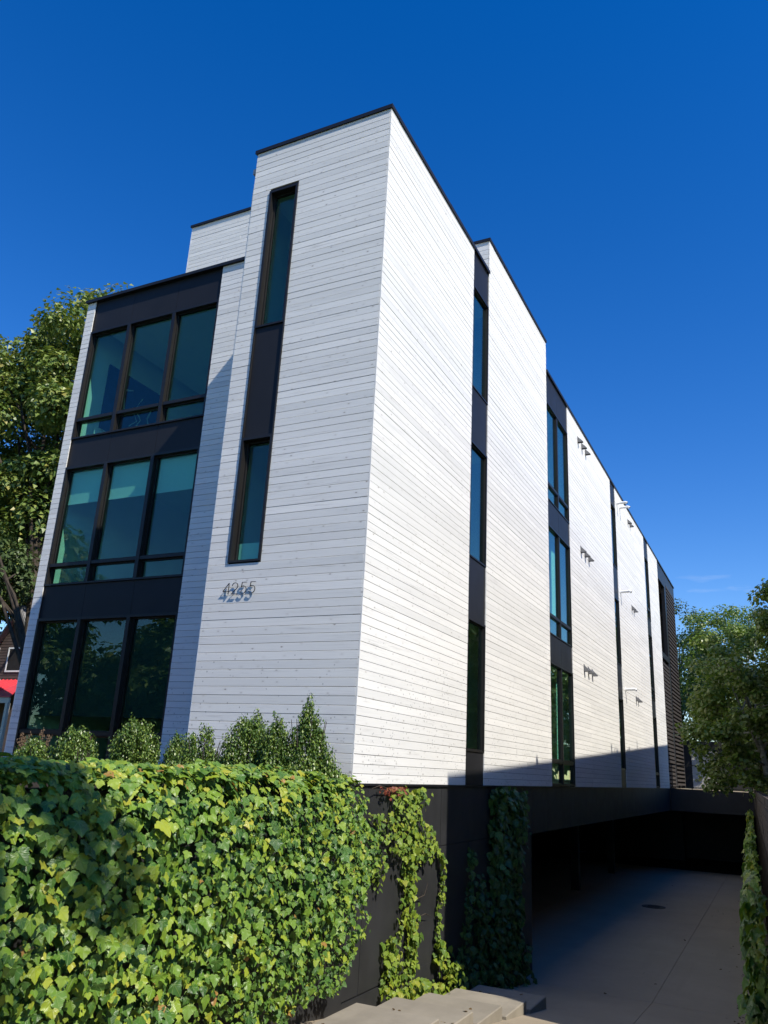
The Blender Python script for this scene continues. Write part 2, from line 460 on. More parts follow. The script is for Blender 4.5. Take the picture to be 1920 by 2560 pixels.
drv = MB()
yy = [-10.0, 0.0, 8.2, 36.0, 60.0]
for a, b in zip(yy[:-1], yy[1:]):
    drv.add([(-10.2, a, drive_z(a) - 0.03), (5.6, a, drive_z(a) - 0.03), (5.6, b, drive_z(b) - 0.03), (-10.2, b, drive_z(b) - 0.03)], [(0, 1, 2, 3)])
driveway = drv.build('driveway', M_SOIL, kind='structure')
def joint_x(y): return 2.65 - 0.0125 * (y - 8.2) if y > 8.2 else 2.65 + 0.075 * (8.2 - y)
cuts = [-9.99, -4.0, 2.0, 8.2, 18.6, 27.5, 36.0]
G = 0.004
for a, b in zip(cuts[:-1], cuts[1:]):
    for side in range(3):
        f0 = [lambda y: -10.15, lambda y: -2.2, joint_x][side]
        f1 = [lambda y: -2.2, joint_x, lambda y: fence_x(y) + 0.15][side]
        p = [(f0(a) + G, a + G), (f1(a) - G, a + G), (f1(b) - G, b - G), (f0(b) + G, b - G)]
        s = MB().hexa([(x, y, drive_z(y) - 0.10) for x, y in p] + [(x, y, drive_z(y)) for x, y in p])
        s.build('slab', M_CONC, driveway)

mh = MB()
n = 28
for r0, r1, z0, z1 in ((0.0, 0.33, -3.93, -3.908), (0.335, 0.40, -3.93, -3.903)):
    ring = [(math.cos(2 * math.pi * k / n), math.sin(2 * math.pi * k / n)) for k in range(n)]
    if r0 == 0:
        mh.prism([(c * r1, s_ * r1) for c, s_ in ring], z0, z1, lambda u, v, h: (u + 0.79, v + 21.5, h))
        for k in range(5):
            mh.box(0.79 - 0.2, 0.79 + 0.2, 21.5 - 0.2 + k * 0.1 - 0.012, 21.5 - 0.2 + k * 0.1 + 0.012, z1, z1 + 0.006)
    else:
        for k in range(n):
            c0, c1 = ring[k], ring[(k + 1) % n]
            q = [(c0[0] * r0, c0[1] * r0), (c0[0] * r1, c0[1] * r1), (c1[0] * r1, c1[1] * r1), (c1[0] * r0, c1[1] * r0)]
            mh.prism(q, z0, z1, lambda u, v, h: (u + 0.79, v + 21.5, h))
mh.build('manhole_cover', M_IRON, label='round dark iron drain cover set in the concrete driveway', cat='drain cover')

# raised front bed behind the ivy wall
MB().box(-16.0, -0.22, -9.5, 3.3, -3.0, -0.12).build('planting_bed', M_SOIL, kind='structure')

# ------------------------------------------------------------------ the building
bld = empty('apartment_building', (0, 0, 0), 'white board-clad apartment building with black window strips above a black base', 'building')
WALLS = []

# frame in a wall: axis 'x' = street front (outward -Y), axis 'y' = long side (outward +X)
def wbox(mb, axis, plane, a0, a1, z0, z1, d0, d1):
    """box on a wall plane; d measured inwards from the plane"""
    if axis == 'x': return mb.box(a0, a1, plane + d0, plane + d1, z0, z1)
    return mb.box(plane - d1, plane - d0, a0, a1, z0, z1)

BT = 0.022
board_pieces = []
def clad(axis, plane, a0, a1, z0, z1, holes=()):
    """backing wall (a part) plus a list of board pieces; holes = (h0,h1,hz0,hz1)"""
    mb = MB()
    if not holes:
        wbox(mb, axis, plane, a0 + 0.004, a1 - 0.004, z0, z1, BT + 0.001, 0.16)
    else:
        h0, h1, hz0, hz1 = holes[0]
        wbox(mb, axis, plane, a0 + 0.004, h0 - 0.001, z0, z1, BT + 0.001, 0.16)
        wbox(mb, axis, plane, h1 + 0.001, a1 - 0.004, z0, z1, BT + 0.001, 0.16)
        wbox(mb, axis, plane, h0 - 0.001, h1 + 0.001, z0, hz0 - 0.001, BT + 0.001, 0.16)
        wbox(mb, axis, plane, h0 - 0.001, h1 + 0.001, hz1 + 0.001, z1, BT + 0.001, 0.16)
    wall = mb.build('clad_wall', M_BACK, bld)
    k0 = int(round(z0 / B)); k = k0
    while True:
        zb = k * B; zt = min((k + 1) * B, z1)
        if zt - zb < 0.03: break
        spans = [(a0, a1)]
        for h0, h1, hz0, hz1 in holes:
            if zt > hz0 + 0.02 and zb < hz1 - 0.02:
                spans = [(a0, h0 - 0.003), (h1 + 0.003, a1)]
        for s0, s1 in spans:
            if s1 - s0 > 4.8 and random.random() < 0.28:
                m = s0 + (s1 - s0) * random.uniform(0.22, 0.78)
                board_pieces.append((wall, axis, plane, s0, m - 0.0012, zb, zt)); board_pieces.append((wall, axis, plane, m + 0.0012, s1, zb, zt))
            else:
                board_pieces.append((wall, axis, plane, s0, s1, zb, zt))
        k += 1
        if zt >= z1 - 1e-6: break
    return wall

def board_mesh_pts(L, h):
    c = 0.003; t = BT; hh = h - 0.0056
    prof = [(0.0, 0.0), (-t + c, 0.0), (-t, c), (-t, hh - c), (-t + c, hh), (0.0, hh)]   # (y, z)
    n = len(prof)
    vs = [(-L / 2, y + t, z) for y, z in prof] + [(L / 2, y + t, z) for y, z in prof]
    fs = [tuple(range(n)), tuple(range(2 * n - 1, n - 1, -1))]
    fs += [((i + 1) % n, i, n + i, n + (i + 1) % n) for i in range(n)]
    return vs, fs

TOP = 11.935
# stair tower facing the street
clad('x', 0.0, -3.006, -BT - 0.003, 0.0, TOP, [(-2.585, -1.932, 3.35, 10.87)])
# long side wall, bays between the window strips
clad('y', 0.0, 0.0, 4.532, 0.0, TOP)
clad('y', 0.0, 5.607, 10.92, 0.0, 12.915)
clad('y', 0.0, 13.526, 20.77, 0.0, TOP)
clad('y', 0.0, 21.803, 29.366, 0.0, TOP)
clad('y', 0.0, 30.634, 34.11, 0.0, TOP)
# set-back street bay: strip beside the tower, slim pier at the far end
YB = 2.85
clad('x', YB, -6.015, -3.03, 0.0, TOP)
clad('x', YB, -10.575, -10.29, 0.0, TOP)
# taller volume behind the first strip, and the roof-top room
clad('x', 5.607, -3.2, -BT - 0.003, 12.0, 12.915)
clad('x', 5.45, -9.72, -4.2, 11.733, 16.05)

def vis(p):
    w, axis, plane, s0, s1, zb, zt = p
    mid = Vector(((s0 + s1) / 2, plane, zb)) if axis == 'x' else Vector((plane, (s0 + s1) / 2, zb))
    d = CAM - mid
    nrm = Vector((0, -1, 0)) if axis == 'x' else Vector((1, 0, 0))
    return (s1 - s0) * (zt - zb) * d.normalized().dot(nrm) / d.length_squared
board_pieces.sort(key=vis, reverse=True)
rest = MB(); shared = {}
for i, (w, axis, plane, s0, s1, zb, zt) in enumerate(board_pieces):
    L = s1 - s0 - 0.002
    key = (round(L, 3), round(zt - zb, 3))
    tilt = random.gauss(0, 0.009); proud = random.uniform(-0.0015, 0.0025)
    sag = random.gauss(0, 0.00035)
    if axis == 'x':
        mw = Matrix.Translation(((s0 + s1) / 2, plane - proud, zb))
        rot = Matrix.Identity(4)
    else:
        mw = Matrix.Translation((plane + proud, (s0 + s1) / 2, zb))
        rot = Matrix.Rotation(math.pi / 2, 4, 'Z')
    mw = mw @ rot @ Matrix.Rotation(tilt, 4, 'X') @ Matrix.Rotation(sag, 4, 'Y')
    vs, fs = board_mesh_pts(L, zt - zb)
    if i < 300:
        if key not in shared:
            shared[key] = MB().add(vs, fs).mesh('board', M_BOARD)
        o = bpy.data.objects.new('board', shared[key])
        link(o, w)
        o.matrix_local = mw
    else:
        rest.add([mw @ Vector(v) for v in vs], fs)
rest.build('small_boards', M_BOARD, bld, kind='stuff')

# thin corner bead
MB().box(-BT - 0.002, -0.003, 0.003, BT - 0.003, 0.0, TOP).build('corner_bead', M_WHITEPVC, bld)

# copings
def coping(axis, plane, a0, a1, z, over=0.032, h=0.068, deep=0.30, e0=0.0, e1=0.0):
    a0 -= e0; a1 += e1
    n = max(1, int(round((a1 - a0) / 3.0)))
    for i in range(n):
        b0 = a0 + (a1 - a0) * i / n + (0.003 if i else 0); b1 = a0 + (a1 - a0) * (i + 1) / n - (0.003 if i < n - 1 else 0)
        mb = MB(); dz = random.uniform(-0.002, 0.002); dp = random.uniform(-0.002, 0.003)
        wbox(mb, axis, plane, b0, b1, z, z + h + dz, -over - dp, deep)
        wbox(mb, axis, plane, b0, b1, z - 0.014, z + 0.0, -over - dp, -over - dp + 0.010)
        mb.build('coping', M_BLACK, bld)
coping('x', 0.0, -3.03, 0.0, TOP, e1=0.032, e0=0.02)
coping('y', 0.0, 0.302, 5.60, TOP)
coping('x', 5.607, -3.3, 0.0, 12.915, e1=0.032)
coping('y', 0.0, 5.607 + 0.302, 10.92, 12.915, e1=0.03)
coping('y', 0.0, 10.955, 41.5, TOP)
coping('x', YB, -10.62, -3.05, TOP, over=0.07)
coping('x', 5.45, -9.78, -4.2, 16.05, over=0.045)
MB().box(-3.025, -2.75, 0.305, YB - 0.1, TOP, TOP + 0.065).build('coping', M_BLACK, bld)

# windows -----------------------------------------------------------------------
def window(axis, plane, a0, a1, z0, z1, proud=0.0, depth=0.17, glass=0.11, fr=0.05, transom=None, mull=(), shade=None, shade_mat=None):
    mb = MB()
    wbox(mb, axis, plane, a0, a0 + fr, z0, z1, -proud, depth)
    wbox(mb, axis, plane, a1 - fr, a1, z0, z1, -proud, depth)
    wbox(mb, axis, plane, a0 + fr, a1 - fr, z0, z0 + fr * 0.8, -proud, depth)
    wbox(mb, axis, plane, a0 + fr, a1 - fr, z1 - fr * 1.15, z1, -proud, depth)
    w = mb.build('window', M_FRAME, bld)
    cols = [a0 + fr] + [q for m in mull for q in (m - 0.05, m + 0.05)] + [a1 - fr]
    for m in mull:
        q = MB(); wbox(q, axis, plane, m - 0.049, m + 0.049, z0 + fr * 0.8 + 0.001, z1 - fr * 1.15 - 0.001, 0.01, depth)
        q.build('mullion', M_FRAME, w)
    rows = [(z0 + fr * 0.8, z1 - fr * 1.15)]
    if transom:
        rows = [(z0 + fr * 0.8, transom - 0.04), (transom + 0.04, z1 - fr * 1.15)]
    for c0, c1 in zip(cols[0::2], cols[1::2]):
        if transom:
            q = MB(); wbox(q, axis, plane, c0 + 0.001, c1 - 0.001, transom - 0.04, transom + 0.04, 0.015, depth - 0.01)
            q.build('transom', M_FRAME, w)
        for r0, r1 in rows:
            sf = 0.032 if axis == 'x' else 0.022
            q = MB()
            wbox(q, axis, plane, c0 + 0.001, c0 + sf, r0 + 0.001, r1 - 0.001, glass - 0.035, glass + 0.03)
            wbox(q, axis, plane, c1 - sf, c1 - 0.001, r0 + 0.001, r1 - 0.001, glass - 0.035, glass + 0.03)
            wbox(q, axis, plane, c0 + sf, c1 - sf, r0 + 0.001, r0 + sf, glass - 0.035, glass + 0.03)
            wbox(q, axis, plane, c0 + sf, c1 - sf, r1 - sf, r1 - 0.001, glass - 0.035, glass + 0.03)
            q.build('sash', M_FRAME, w)
            q = MB(); wbox(q, axis, plane, c0 + sf, c1 - sf, r0 + sf, r1 - sf, glass, glass + 0.012)
            q.build('pane', M_GLASS, w)
        if shade:
            q = MB(); wbox(q, axis, plane, c0 + 0.04, c1 - 0.04, shade, rows[-1][1] - 0.02, glass + 0.075, glass + 0.08)
            wbox(q, axis, plane, c0 + 0.04, c1 - 0.04, shade - 0.03, shade + 0.002, glass + 0.068, glass + 0.09)
            q.build('shade', shade_mat or M_SHADE, w)
    return w

def panel(axis, plane, a0, a1, z0, z1, d=0.03, mat=None, th=0.10):
    mb = MB(); wbox(mb, axis, plane, a0 + 0.004, a1 - 0.004, z0 + 0.004, z1 - 0.004, d, d + th)
    return mb.build('spandrel_panel', mat or M_PANEL, bld)

# street tower strip: tall window, panel, window in one slim frame
panel('x', 0.0, -2.585, -1.932, 5.61, 7.81, 0.012)
window('x', 0.0, -2.585, -1.932, 7.81, 10.87, proud=0.024, glass=0.13, depth=0.19, fr=0.045)
window('x', 0.0, -2.585, -1.932, 3.35, 5.61, proud=0.024, glass=0.13, depth=0.19, fr=0.045)
q = MB()
wbox(q, 'x', 0.0, -2.585, -2.565, 5.61, 7.81, -0.024, 0.011); wbox(q, 'x', 0.0, -1.952, -1.932, 5.61, 7.81, -0.024, 0.011)
q.build('trim_strip', M_FRAME, bld)

# street bay: three lights wide, three storeys
BX = [(-10.29, -8.92), (-8.92, -7.42), (-7.42, -6.015)]
for zlo, zhi in ((11.0, TOP), (7.09, 7.86), (3.21, 4.01)):
    for a0, a1 in BX:
        panel('x', YB, a0, a1, zlo, zhi, 0.045)
for a0, a1 in BX:
    window('x', YB, a0, a1, 7.86, 11.0, fr=0.052, glass=0.13, depth=0.22, transom=8.40)
    window('x', YB, a0, a1, 4.01, 7.09, fr=0.052, glass=0.13, depth=0.22, transom=4.52, shade=6.16)
    window('x', YB, a0, a1, 0.05, 3.21, fr=0.052, glass=0.13, depth=0.22, transom=0.62, shade=1.02, shade_mat=M_SHADED)
# long side strips
for a0, a1 in ((4.532, 5.607), (20.77, 21.803)):
    for z0, z1 in ((8.385, 11.0), (4.49, 7.09), (0.62, 3.22)):
        window('y', 0.0, a0, a1, z0, z1, fr=0.042, glass=0.070, depth=0.14)
    for z0, z1 in ((11.0, TOP), (7.09, 8.385), (3.22, 4.49), (0.0, 0.62)):
        panel('y', 0.0, a0, a1, z0, z1, 0.02)
for a0, a1, mull in ((10.92, 13.526, (12.2,)), (29.366, 30.634, ())):
    window('y', 0.0, a0, a1, 7.85, 10.97, fr=0.042, glass=0.070, depth=0.14, transom=8.375, mull=mull)
    window('y', 0.0, a0, a1, 3.96, 7.10, fr=0.042, glass=0.070, depth=0.14, transom=4.5, mull=mull)
    window('y', 0.0, a0, a1, 0.02, 3.20, fr=0.042, glass=0.070, depth=0.14, transom=0.63, mull=mull)
    mids = [a0] + list(mull) + [a1]
    for z0, z1 in ((10.97, TOP), (7.10, 7.85), (3.20, 3.96)):
        for m0, m1 in zip(mids[:-1], mids[1:]):
            panel('y', 0.0, m0, m1, z0, z1, 0.02)

# rear section: open loggia and charred slat screens
YR0, YR1 = 34.11, 41.5
q = MB()
wbox(q, 'y', 0.0, YR0 + 0.01, 36.9, 11.0, TOP, 0.02, 0.16)
wbox(q, 'y', 0.0, 36.9, 37.5, 0.0, TOP, 0.02, 0.20)
wbox(q, 'y', 0.0, YR1 - 0.22, YR1, 0.0, TOP, 0.02, 0.30)
wbox(q, 'y', 0.0, 37.5, YR1 - 0.22, 11.25, TOP, 0.02, 0.16)
wbox(q, 'y', 0.0, YR0 + 0.01, 36.9, 6.65, 6.95, 0.02, 0.16)
q.build('loggia_frame', M_BLACK, bld)
q = MB(); wbox(q, 'y', 0.0, YR0 + 0.01, YR1, 0.0, TOP, 1.4, 1.5); wbox(q, 'y', 0.0, YR0 - 0.12, YR0 + 0.0, 0.0, TOP, 0.17, 1.5)
wbox(q, 'y', 0.0, YR0, YR1, 0.0, 0.2, 0.2, 1.4)
q.build('loggia_wall', M_BASE, bld)
scr = MB(); wbox(scr, 'y', 0.0, 37.55, 37.62, 0.0, 11.2, 0.075, 0.16); wbox(scr, 'y', 0.0, 39.3, 39.37, 0.0, 11.2, 0.075, 0.16)
scr_o = scr.build('slat_screen', M_BLACK, bld)
q = MB(); wbox(q, 'y', 0.0, 37.5, YR1 - 0.22, 0.0, 0.11, 0.0, 0.07)
sm = q.mesh('slat', M_SLAT)
k = 0
while 0.15 + k * 0.215 < 11.2:
    o = obj('slat', sm, scr_o); o.location = (random.uniform(-.004, .004), 0, 0.15 + k * 0.215); k += 1
scr = MB(); wbox(scr, 'y', 0.0, 34.2, 34.26, 0.0, 6.6, 0.075, 0.16); wbox(scr, 'y', 0.0, 35.6, 35.66, 0.0, 6.6, 0.075, 0.16)
scr_o = scr.build('slat_screen', M_BLACK, bld)
q = MB(); wbox(q, 'y', 0.0, 34.13, 36.89, 0.0, 0.13, 0.0, 0.07)
sm = q.mesh('slat', M_SLAT)
k = 0
while 0.05 + k * 0.20 < 6.45:
    o = obj('slat', sm, scr_o); o.location = (random.uniform(-.004, .004), 0, 0.05 + k * 0.20); k += 1

# inside: floors, room walls, roof ------------------------------------------------
for z in (3.42, 7.30, 11.25):
    MB().box(-10.25, -3.1, YB + 0.24, 34.0, z, z + 0.30).build('floor_slab', M_INT, bld)
    MB().box(-3.09, -0.158, 0.158, 34.0, z, z + 0.30).build('floor_slab', M_INT, bld)
MB().box(-10.25, -0.2, 0.25, 34.0, -0.35, -0.02).build('floor_slab', M_OAK, bld)
def rwall(x0, x1, y0, y1, z0=0.0, z1=11.25, mat=M_INT):
    return MB().box(x0, x1, y0, y1, z0, z1).build('room_wall', mat, bld)
rwall(-10.57, -10.42, YB + 0.17, 34.0, -3.0, TOP)             # far flank
rwall(-3.16, -3.01, 0.17, 9.0)                                # tower flank
rwall(-3.0, -0.22, 6.4, 6.5)
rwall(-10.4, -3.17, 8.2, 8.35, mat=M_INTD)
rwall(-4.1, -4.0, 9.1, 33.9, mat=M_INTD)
for yv in (10.6, 14.0, 20.3, 22.3, 29.0, 31.0):
    rwall(-3.9, -0.22, yv, yv + 0.1)
rwall(-10.25, -0.25, 33.98, 34.08, 0, TOP)
rwall(-10.5, -0.3, 41.3, 41.45, -3.9, TOP, M_BASE)
rwall(-10.57, -10.42, 34.1, 41.3, -3.9, TOP, M_BASE)
for x0, x1, y0, y1, z in ((-3.2, -0.156, 0.156, 5.605, 11.62), (-10.4, -3.012, YB + 0.155, 34.0, 11.66), (-3.2, -0.156, 5.65, 10.9, 12.6), (-3.15, -0.156, 10.95, 41.3, 11.62)):
    MB().box(x0, x1, y0, y1, z, z + 0.12).build('roof_deck', M_ROOF, bld)
MB().box(-3.2, -0.18, 5.61, 5.78, 11.75, 12.87).build('parapet_core', M_BACK, bld)
MB().box(-3.2, -0.18, 10.78, 10.915, 11.5, 12.87).build('parapet_core', M_BACK, bld)
MB().box(-9.70, -4.25, 5.62, 10.5, 11.8, 16.03).build('roof_room', M_BACK, bld)
MB().box(-9.745, -9.71, 5.45, 10.5, 11.8, 16.05).build('roof_room_flank', M_WHITEPVC, bld)
MB().box(-10.60, -10.576, YB + 0.03, 34.0, -0.1, TOP).build('flank_cladding', M_WHITEPVC, bld)

# curtains just inside some of the long-side panes
for y0, y1, z0, z1 in ((11.05, 11.35, 8.45, 10.9), (12.9, 13.4, 8.45, 10.9), (11.6, 12.1, 4.6, 7.0), (12.35, 13.35, 4.6, 7.0), (12.7, 13.3, 0.7, 3.1), (21.1, 21.6, 8.5, 10.9)):
    c = MB()
    npl = max(4, int((y1 - y0) / 0.05))
    for i in range(npl):
        a = y0 + (y1 - y0) * i / npl; b = y0 + (y1 - y0) * (i + 1) / npl
        dx = 0.03 if i % 2 else 0.0
        dx2 = 0.0 if i % 2 else 0.03
        c.add([(-0.30 - dx, a, z0), (-0.30 - dx2, b, z0), (-0.30 - dx2, b, z1), (-0.30 - dx, a, z1),
               (-0.31 - dx, a, z0), (-0.31 - dx2, b, z0), (-0.31 - dx2, b, z1), (-0.31 - dx, a, z1)],
              [(0, 1, 2, 3), (7, 6, 5, 4), (0, 4, 5, 1), (3, 2, 6, 7)])
    c.build('curtain', M_SHADE, bld)

# black base -----------------------------------------------------------------------
seams = [0.012, 0.56, 1.98, 3.40, 4.80, 6.22, 7.62, 9.05]
for a, b in zip(seams[:-1], seams[1:]):
    for z0, z1 in ((-1.0, -0.035), (-2.72 if b < 3 else -4.1, -1.0)):
        q = MB(); wbox(q, 'y', 0.0, a + 0.005, b - 0.005, z0 + 0.005, z1 - 0.005, 0.02 + random.uniform(0, .003), 0.06)
        q.build('base_panel', M_BASE, bld)
q = MB(); wbox(q, 'y', 0.0, 0.012, 9.04, -4.2, -0.03, 0.062, 0.30)
wbox(q, 'y', 0.0, 0.012, 9.04, -4.2, -2.74, 0.0, 0.058) if False else None
q.build('base_wall', M_BACK, bld)
q = MB(); wbox(q, 'y', 0.0, 0.012, 3.0, -3.4, -2.735, 0.008, 0.055); q.build('plinth', M_BASE, bld)
q = MB(); wbox(q, 'y', 0.0, 0.0, YR0, -0.03, -0.002, -0.012, 0.10); q.build('drip_flashing', M_BLACK, bld)
yb = 9.05
while yb < 34.0:
    b = min(yb + 1.467, 34.11)
    q = MB(); wbox(q, 'y', 0.0, yb + 0.005, b - 0.005, -1.05, -0.04, 0.02, 0.06); q.build('base_panel', M_BASE, bld)
    yb = b
q = MB(); wbox(q, 'y', 0.0, 9.06, 34.2, -1.045, -0.04, 0.062, 0.40); q.build('base_beam', M_BACK, bld)
MB().box(-10.4, -0.41, 9.06, 44.3, -1.05, -0.36).build('garage_ceiling', M_BASE, bld)
MB().box(-7.2, -7.0, 9.0, 41.3, -4.0, -1.06).build('garage_wall', M_BASE, bld)
MB().box(-10.4, -0.31, 8.86, 9.04, -4.1, -0.4).build('garage_wall', M_BASE, bld)
for yc in (16.4, 23.6, 30.9):
    MB().box(-2.6, -2.3, yc, yc + 0.3, -3.92, -1.06).build('garage_column', M_BASE, bld)
MB().box(-3.0, -0.1, 0.03, 0.15, -3.2, -0.03).build('base_wall', M_BASE, bld)
MB().box(-10.56, -3.1, YB + 0.04, YB + 0.15, -3.0, 0.0).build('base_wall', M_BASE, bld)

# vents and overflow pipes on the long side -----------------------------------------
def vent(y, z):
    s = 0.135
    q = MB()
    # scoop: sloping hood with cheeks, open underneath
    q.prism([(0.0, 0.0), (0.17, -s * 1.35), (0.17, -s * 1.5), (0.0, -s * 1.5)], 0, 0.012, lambda u, v, h: (u, y - s / 2 + h, z + v))
    q.prism([(0.0, 0.0), (0.17, -s * 1.35), (0.17, -s * 1.5), (0.0, -s * 1.5)], 0, 0.012, lambda u, v, h: (u, y + s / 2 - h, z + v))
    q.prism([(0.0, 0.012), (0.182, -s * 1.35), (0.17, -s * 1.35), (0.0, 0.0)], -s / 2, s / 2, lambda u, v, h: (u, y + h, z + v))
    q.box(0.0, 0.004, y - s * 0.62, y + s * 0.62, z - s * 1.6, z + 0.03)
    v = q.build('vent_hood', M_VENTSHADE, bld)
    MB().box(0.005, 0.15, y - s / 2 + 0.013, y + s / 2 - 0.013, z - s * 1.3, z - s * 1.26).build('throat', M_DARKHOLE, v)
for z0 in (11.45, 7.52, 3.64):
    for y in (15.07, 15.66, 16.24): vent(y, z0)
    for y in (24.88, 25.40): vent(y, z0)
for y, z in ((22.22, 11.36), (22.84, 11.36), (22.22, 7.55), (22.38, 3.66)):
    q = MB(); q.tube([(-0.01, y, z), (0.36, y, z + 0.01), (0.43, y, z - 0.03)], [0.055, 0.055, 0.058], 12)
    q.tube([(0.0, y, z), (0.012, y, z)], [0.085, 0.085], 12)
    v = q.build('overflow_pipe', M_WHITEPVC, bld, smooth=False)
    MB().tube([(0.4305, y, z - 0.0302), (0.434, y, z - 0.032)], [0.046, 0.046], 12).build('pipe_mouth', M_DARKHOLE, v)

# house number --------------------------------------------------------------------
def arc(cx, cy, rx, ry, a0, a1, n=14):
    return [(cx + rx * math.cos(math.radians(a0 + (a1 - a0) * i / n)), cy + ry * math.sin(math.radians(a0 + (a1 - a0) * i / n))) for i in range(n + 1)]
DIG = {'4': [[(0.60, 0.0), (0.60, 1.0), (0.0, 0.27), (0.80, 0.27)]],
       '2': [arc(0.34, 0.70, 0.30, 0.30, 170, -35) + [(0.02, 0.0), (0.66, 0.0)]],
       '5': [[(0.64, 1.0), (0.17, 1.0), (0.10, 0.57)] + arc(0.31, 0.34, 0.33, 0.34, 128, -150)]}
hn = empty('house_number', (-2.60, 0.0, 2.81), parent=bld)
def digit(ch, x0, z0, H):
    mb = MB(); wd = 0.0040
    for st in DIG[ch]:
        for (u0, v0), (u1, v1) in zip(st[:-1], st[1:]):
            d = Vector((u1 - u0, v1 - v0)) * H; L = d.length; d.normalize()
            nx, nz = -d.y, d.x
            p0 = Vector((u0 * H, v0 * H)) - d * wd * 0.6; p1 = Vector((u1 * H, v1 * H)) + d * wd * 0.6
            poly = [(p0.x + nx * wd, p0.y + nz * wd), (p0.x - nx * wd, p0.y - nz * wd), (p1.x - nx * wd, p1.y - nz * wd), (p1.x + nx * wd, p1.y + nz * wd)]
            mb.prism(poly, -0.042, -0.028, lambda u, v, h: (x0 + u, h, z0 + v))
    mb.tube([(x0 + 0.10 * H, 0.0, z0 + 0.3 * H), (x0 + 0.10 * H, -0.03, z0 + 0.3 * H)], 0.004, 6)
    o = mb.build('digit', M_IRON, hn)
    return o
for i, ch in enumerate('4255'):
    digit(ch, i * 0.172, 0.0, 0.186)

# ------------------------------------------------------------------ retaining walls, steps, fence, terrace
rw = empty('retaining_wall', (-0.1, -4.5, -3.2), 'black panelled retaining wall under the thick ivy beside the driveway', 'wall')
o = MB().box(-0.12, 0.10, -4.5, 4.50, 0.0, 3.12).build('wall_core', M_BACK, rw)
for i in range(7):
    y0 = -4.5 + i * 1.285
    MB().box(0.102, 0.135, y0 + 0.004, y0 + 1.281, 0.0, 3.1).build('wall_panel', M_BASE, rw)

rw2 = MB()
for a, b in zip([-10, 0, 12, 24, 34], [0, 12, 24, 34, 60]):
    p = [(fence_x(a) - 0.02, a), (fence_x(a) + 0.22, a), (fence_x(b) + 0.22, b), (fence_x(b) - 0.02, b)]
    rw2.hexa([(x, y, -4.2) for x, y in p] + [(x, y, -0.66) for x, y in p])
rw2.build('retaining_wall', M_SOIL, label='concrete retaining wall under the slatted fence, ivy hanging down it', cat='wall')

fence = empty('slat_fence', (fence_x(0) + 0.08, 0, -0.66), 'weathered dark fence of horizontal boards along the driveway edge', 'fence')
def fpt(y, dx, z): return (fence_x(y) + dx - (fence_x(0) + 0.08), y, z + 0.66)
for y in np.arange(-7.5, 34.6, 2.1):
    y = float(y)
    p = [(-0.01, 0), (0.08, 0), (0.08, 0.09), (-0.01, 0.09)]
    MB().hexa([fpt(y + v, u + 0.032, -0.66) for u, v in p] + [fpt(y + v, u + 0.032, 0.13) for u, v in p]).build('post', M_FENCE, fence)
for k in range(6):
    z0 = -0.63 + k * 0.128
    for a in np.arange(-7.5, 33.8, 4.2):
        a = float(a); b = min(a + 4.195, 34.0)
        j = random.uniform(-0.004, 0.004)
        p = [(-0.005 + j, a), (0.020 + j, a), (0.020 + j, b), (-0.005 + j, b)]
        MB().hexa([fpt(y, u, z0) for u, y in p] + [fpt(y, u, z0 + 0.112) for u, y in p]).build('fence_board', M_FENCE, fence)

# stepping slabs down beside the base wall
step_lab = ['lowest pale concrete stepping slab, nearest the black garage opening', 'fourth concrete stepping slab down the shaded black wall',
            'sunlit middle concrete stepping slab beside the yellow ivy', 'second concrete stepping slab below the ivy wall', 'topmost concrete stepping slab at the bottom edge of the picture']
for i, (y0, y1, zt) in enumerate([(-1.24, -0.10, -2.62), (0.0, 1.02, -2.77), (1.12, 2.16, -2.93), (2.26, 3.28, -3.08), (3.38, 4.32, -3.22)]):
    q = MB(); x0, x1 = 0.30 + 0.02 * i, 1.44 + 0.03 * i
    c = 0.012; h = 0.26
    q.prism([(x0, y0), (x1, y0), (x1, y1), (x0, y1)], zt - h, zt - c, lambda u, v, z: (u, v, z))
    b = len(q.v)
    lo = [(x0, y0), (x1, y0), (x1, y1), (x0, y1)]; hi = [(x0 + c, y0 + c), (x1 - c, y0 + c), (x1 - c, y1 - c), (x0 + c, y1 - c)]
    q.hexa([(u, v, zt - c + 0.0005) for u, v in lo] + [(u, v, zt) for u, v in hi])
    q.build('stepping_slab', M_PAVER, label=step_lab[4 - i], cat='step', group='concrete steps down the drive')

# rear terrace over the garage court
MB().box(-0.40, fence_x(40) + 0.4, 34.25, 60, -0.5, -0.01).build('terrace', M_CONC, kind='structure')
MB().box(0.0, fence_x(34) + 0.05, 34.13, 34.24, -1.06, 0.0).build('terrace_beam', M_BASE, label='black beam spanning the end of the driveway under the terrace railing', cat='beam')
MB().box(-7.0, 5.0, 44.0, 44.2, -4.0, -0.6).build('court_wall', M_BASE, label='dark wall closing the far end of the garage court', cat='wall')
rl = empty('terrace_railing', (2.0, 34.32, 0.0), 'thin black metal railing across the rear terrace above the garage court', 'railing')
MB().box(-2.0, 1.82, -0.025, 0.025, 1.12, 1.165).build('top_rail', M_BLACK, rl)
MB().box(-2.0, 1.82, -0.015, 0.015, 0.08, 0.11).build('bottom_rail', M_BLACK, rl)
for k in range(5):
    x = -1.9 + k * 0.92
    MB().box(x, x + 0.035, -0.018, 0.018, 0.0, 1.12).build('post', M_BLACK, rl)
gd = empty('garage_door', (0.7, 46.0, 0.0), 'pale panelled garage door seen through the terrace railing', 'door')
for k in range(5):
    MB().box(-0.75, 0.75, 0.0, 0.05, 0.02 + k * 0.46, 0.47 + k * 0.46).build('door_panel', M_CARPAINT, gd)
MB().box(-4.5, 4.5, 0.06, 3.0, 0.0, 2.9).build('garage_wall', M_BASE, gd)

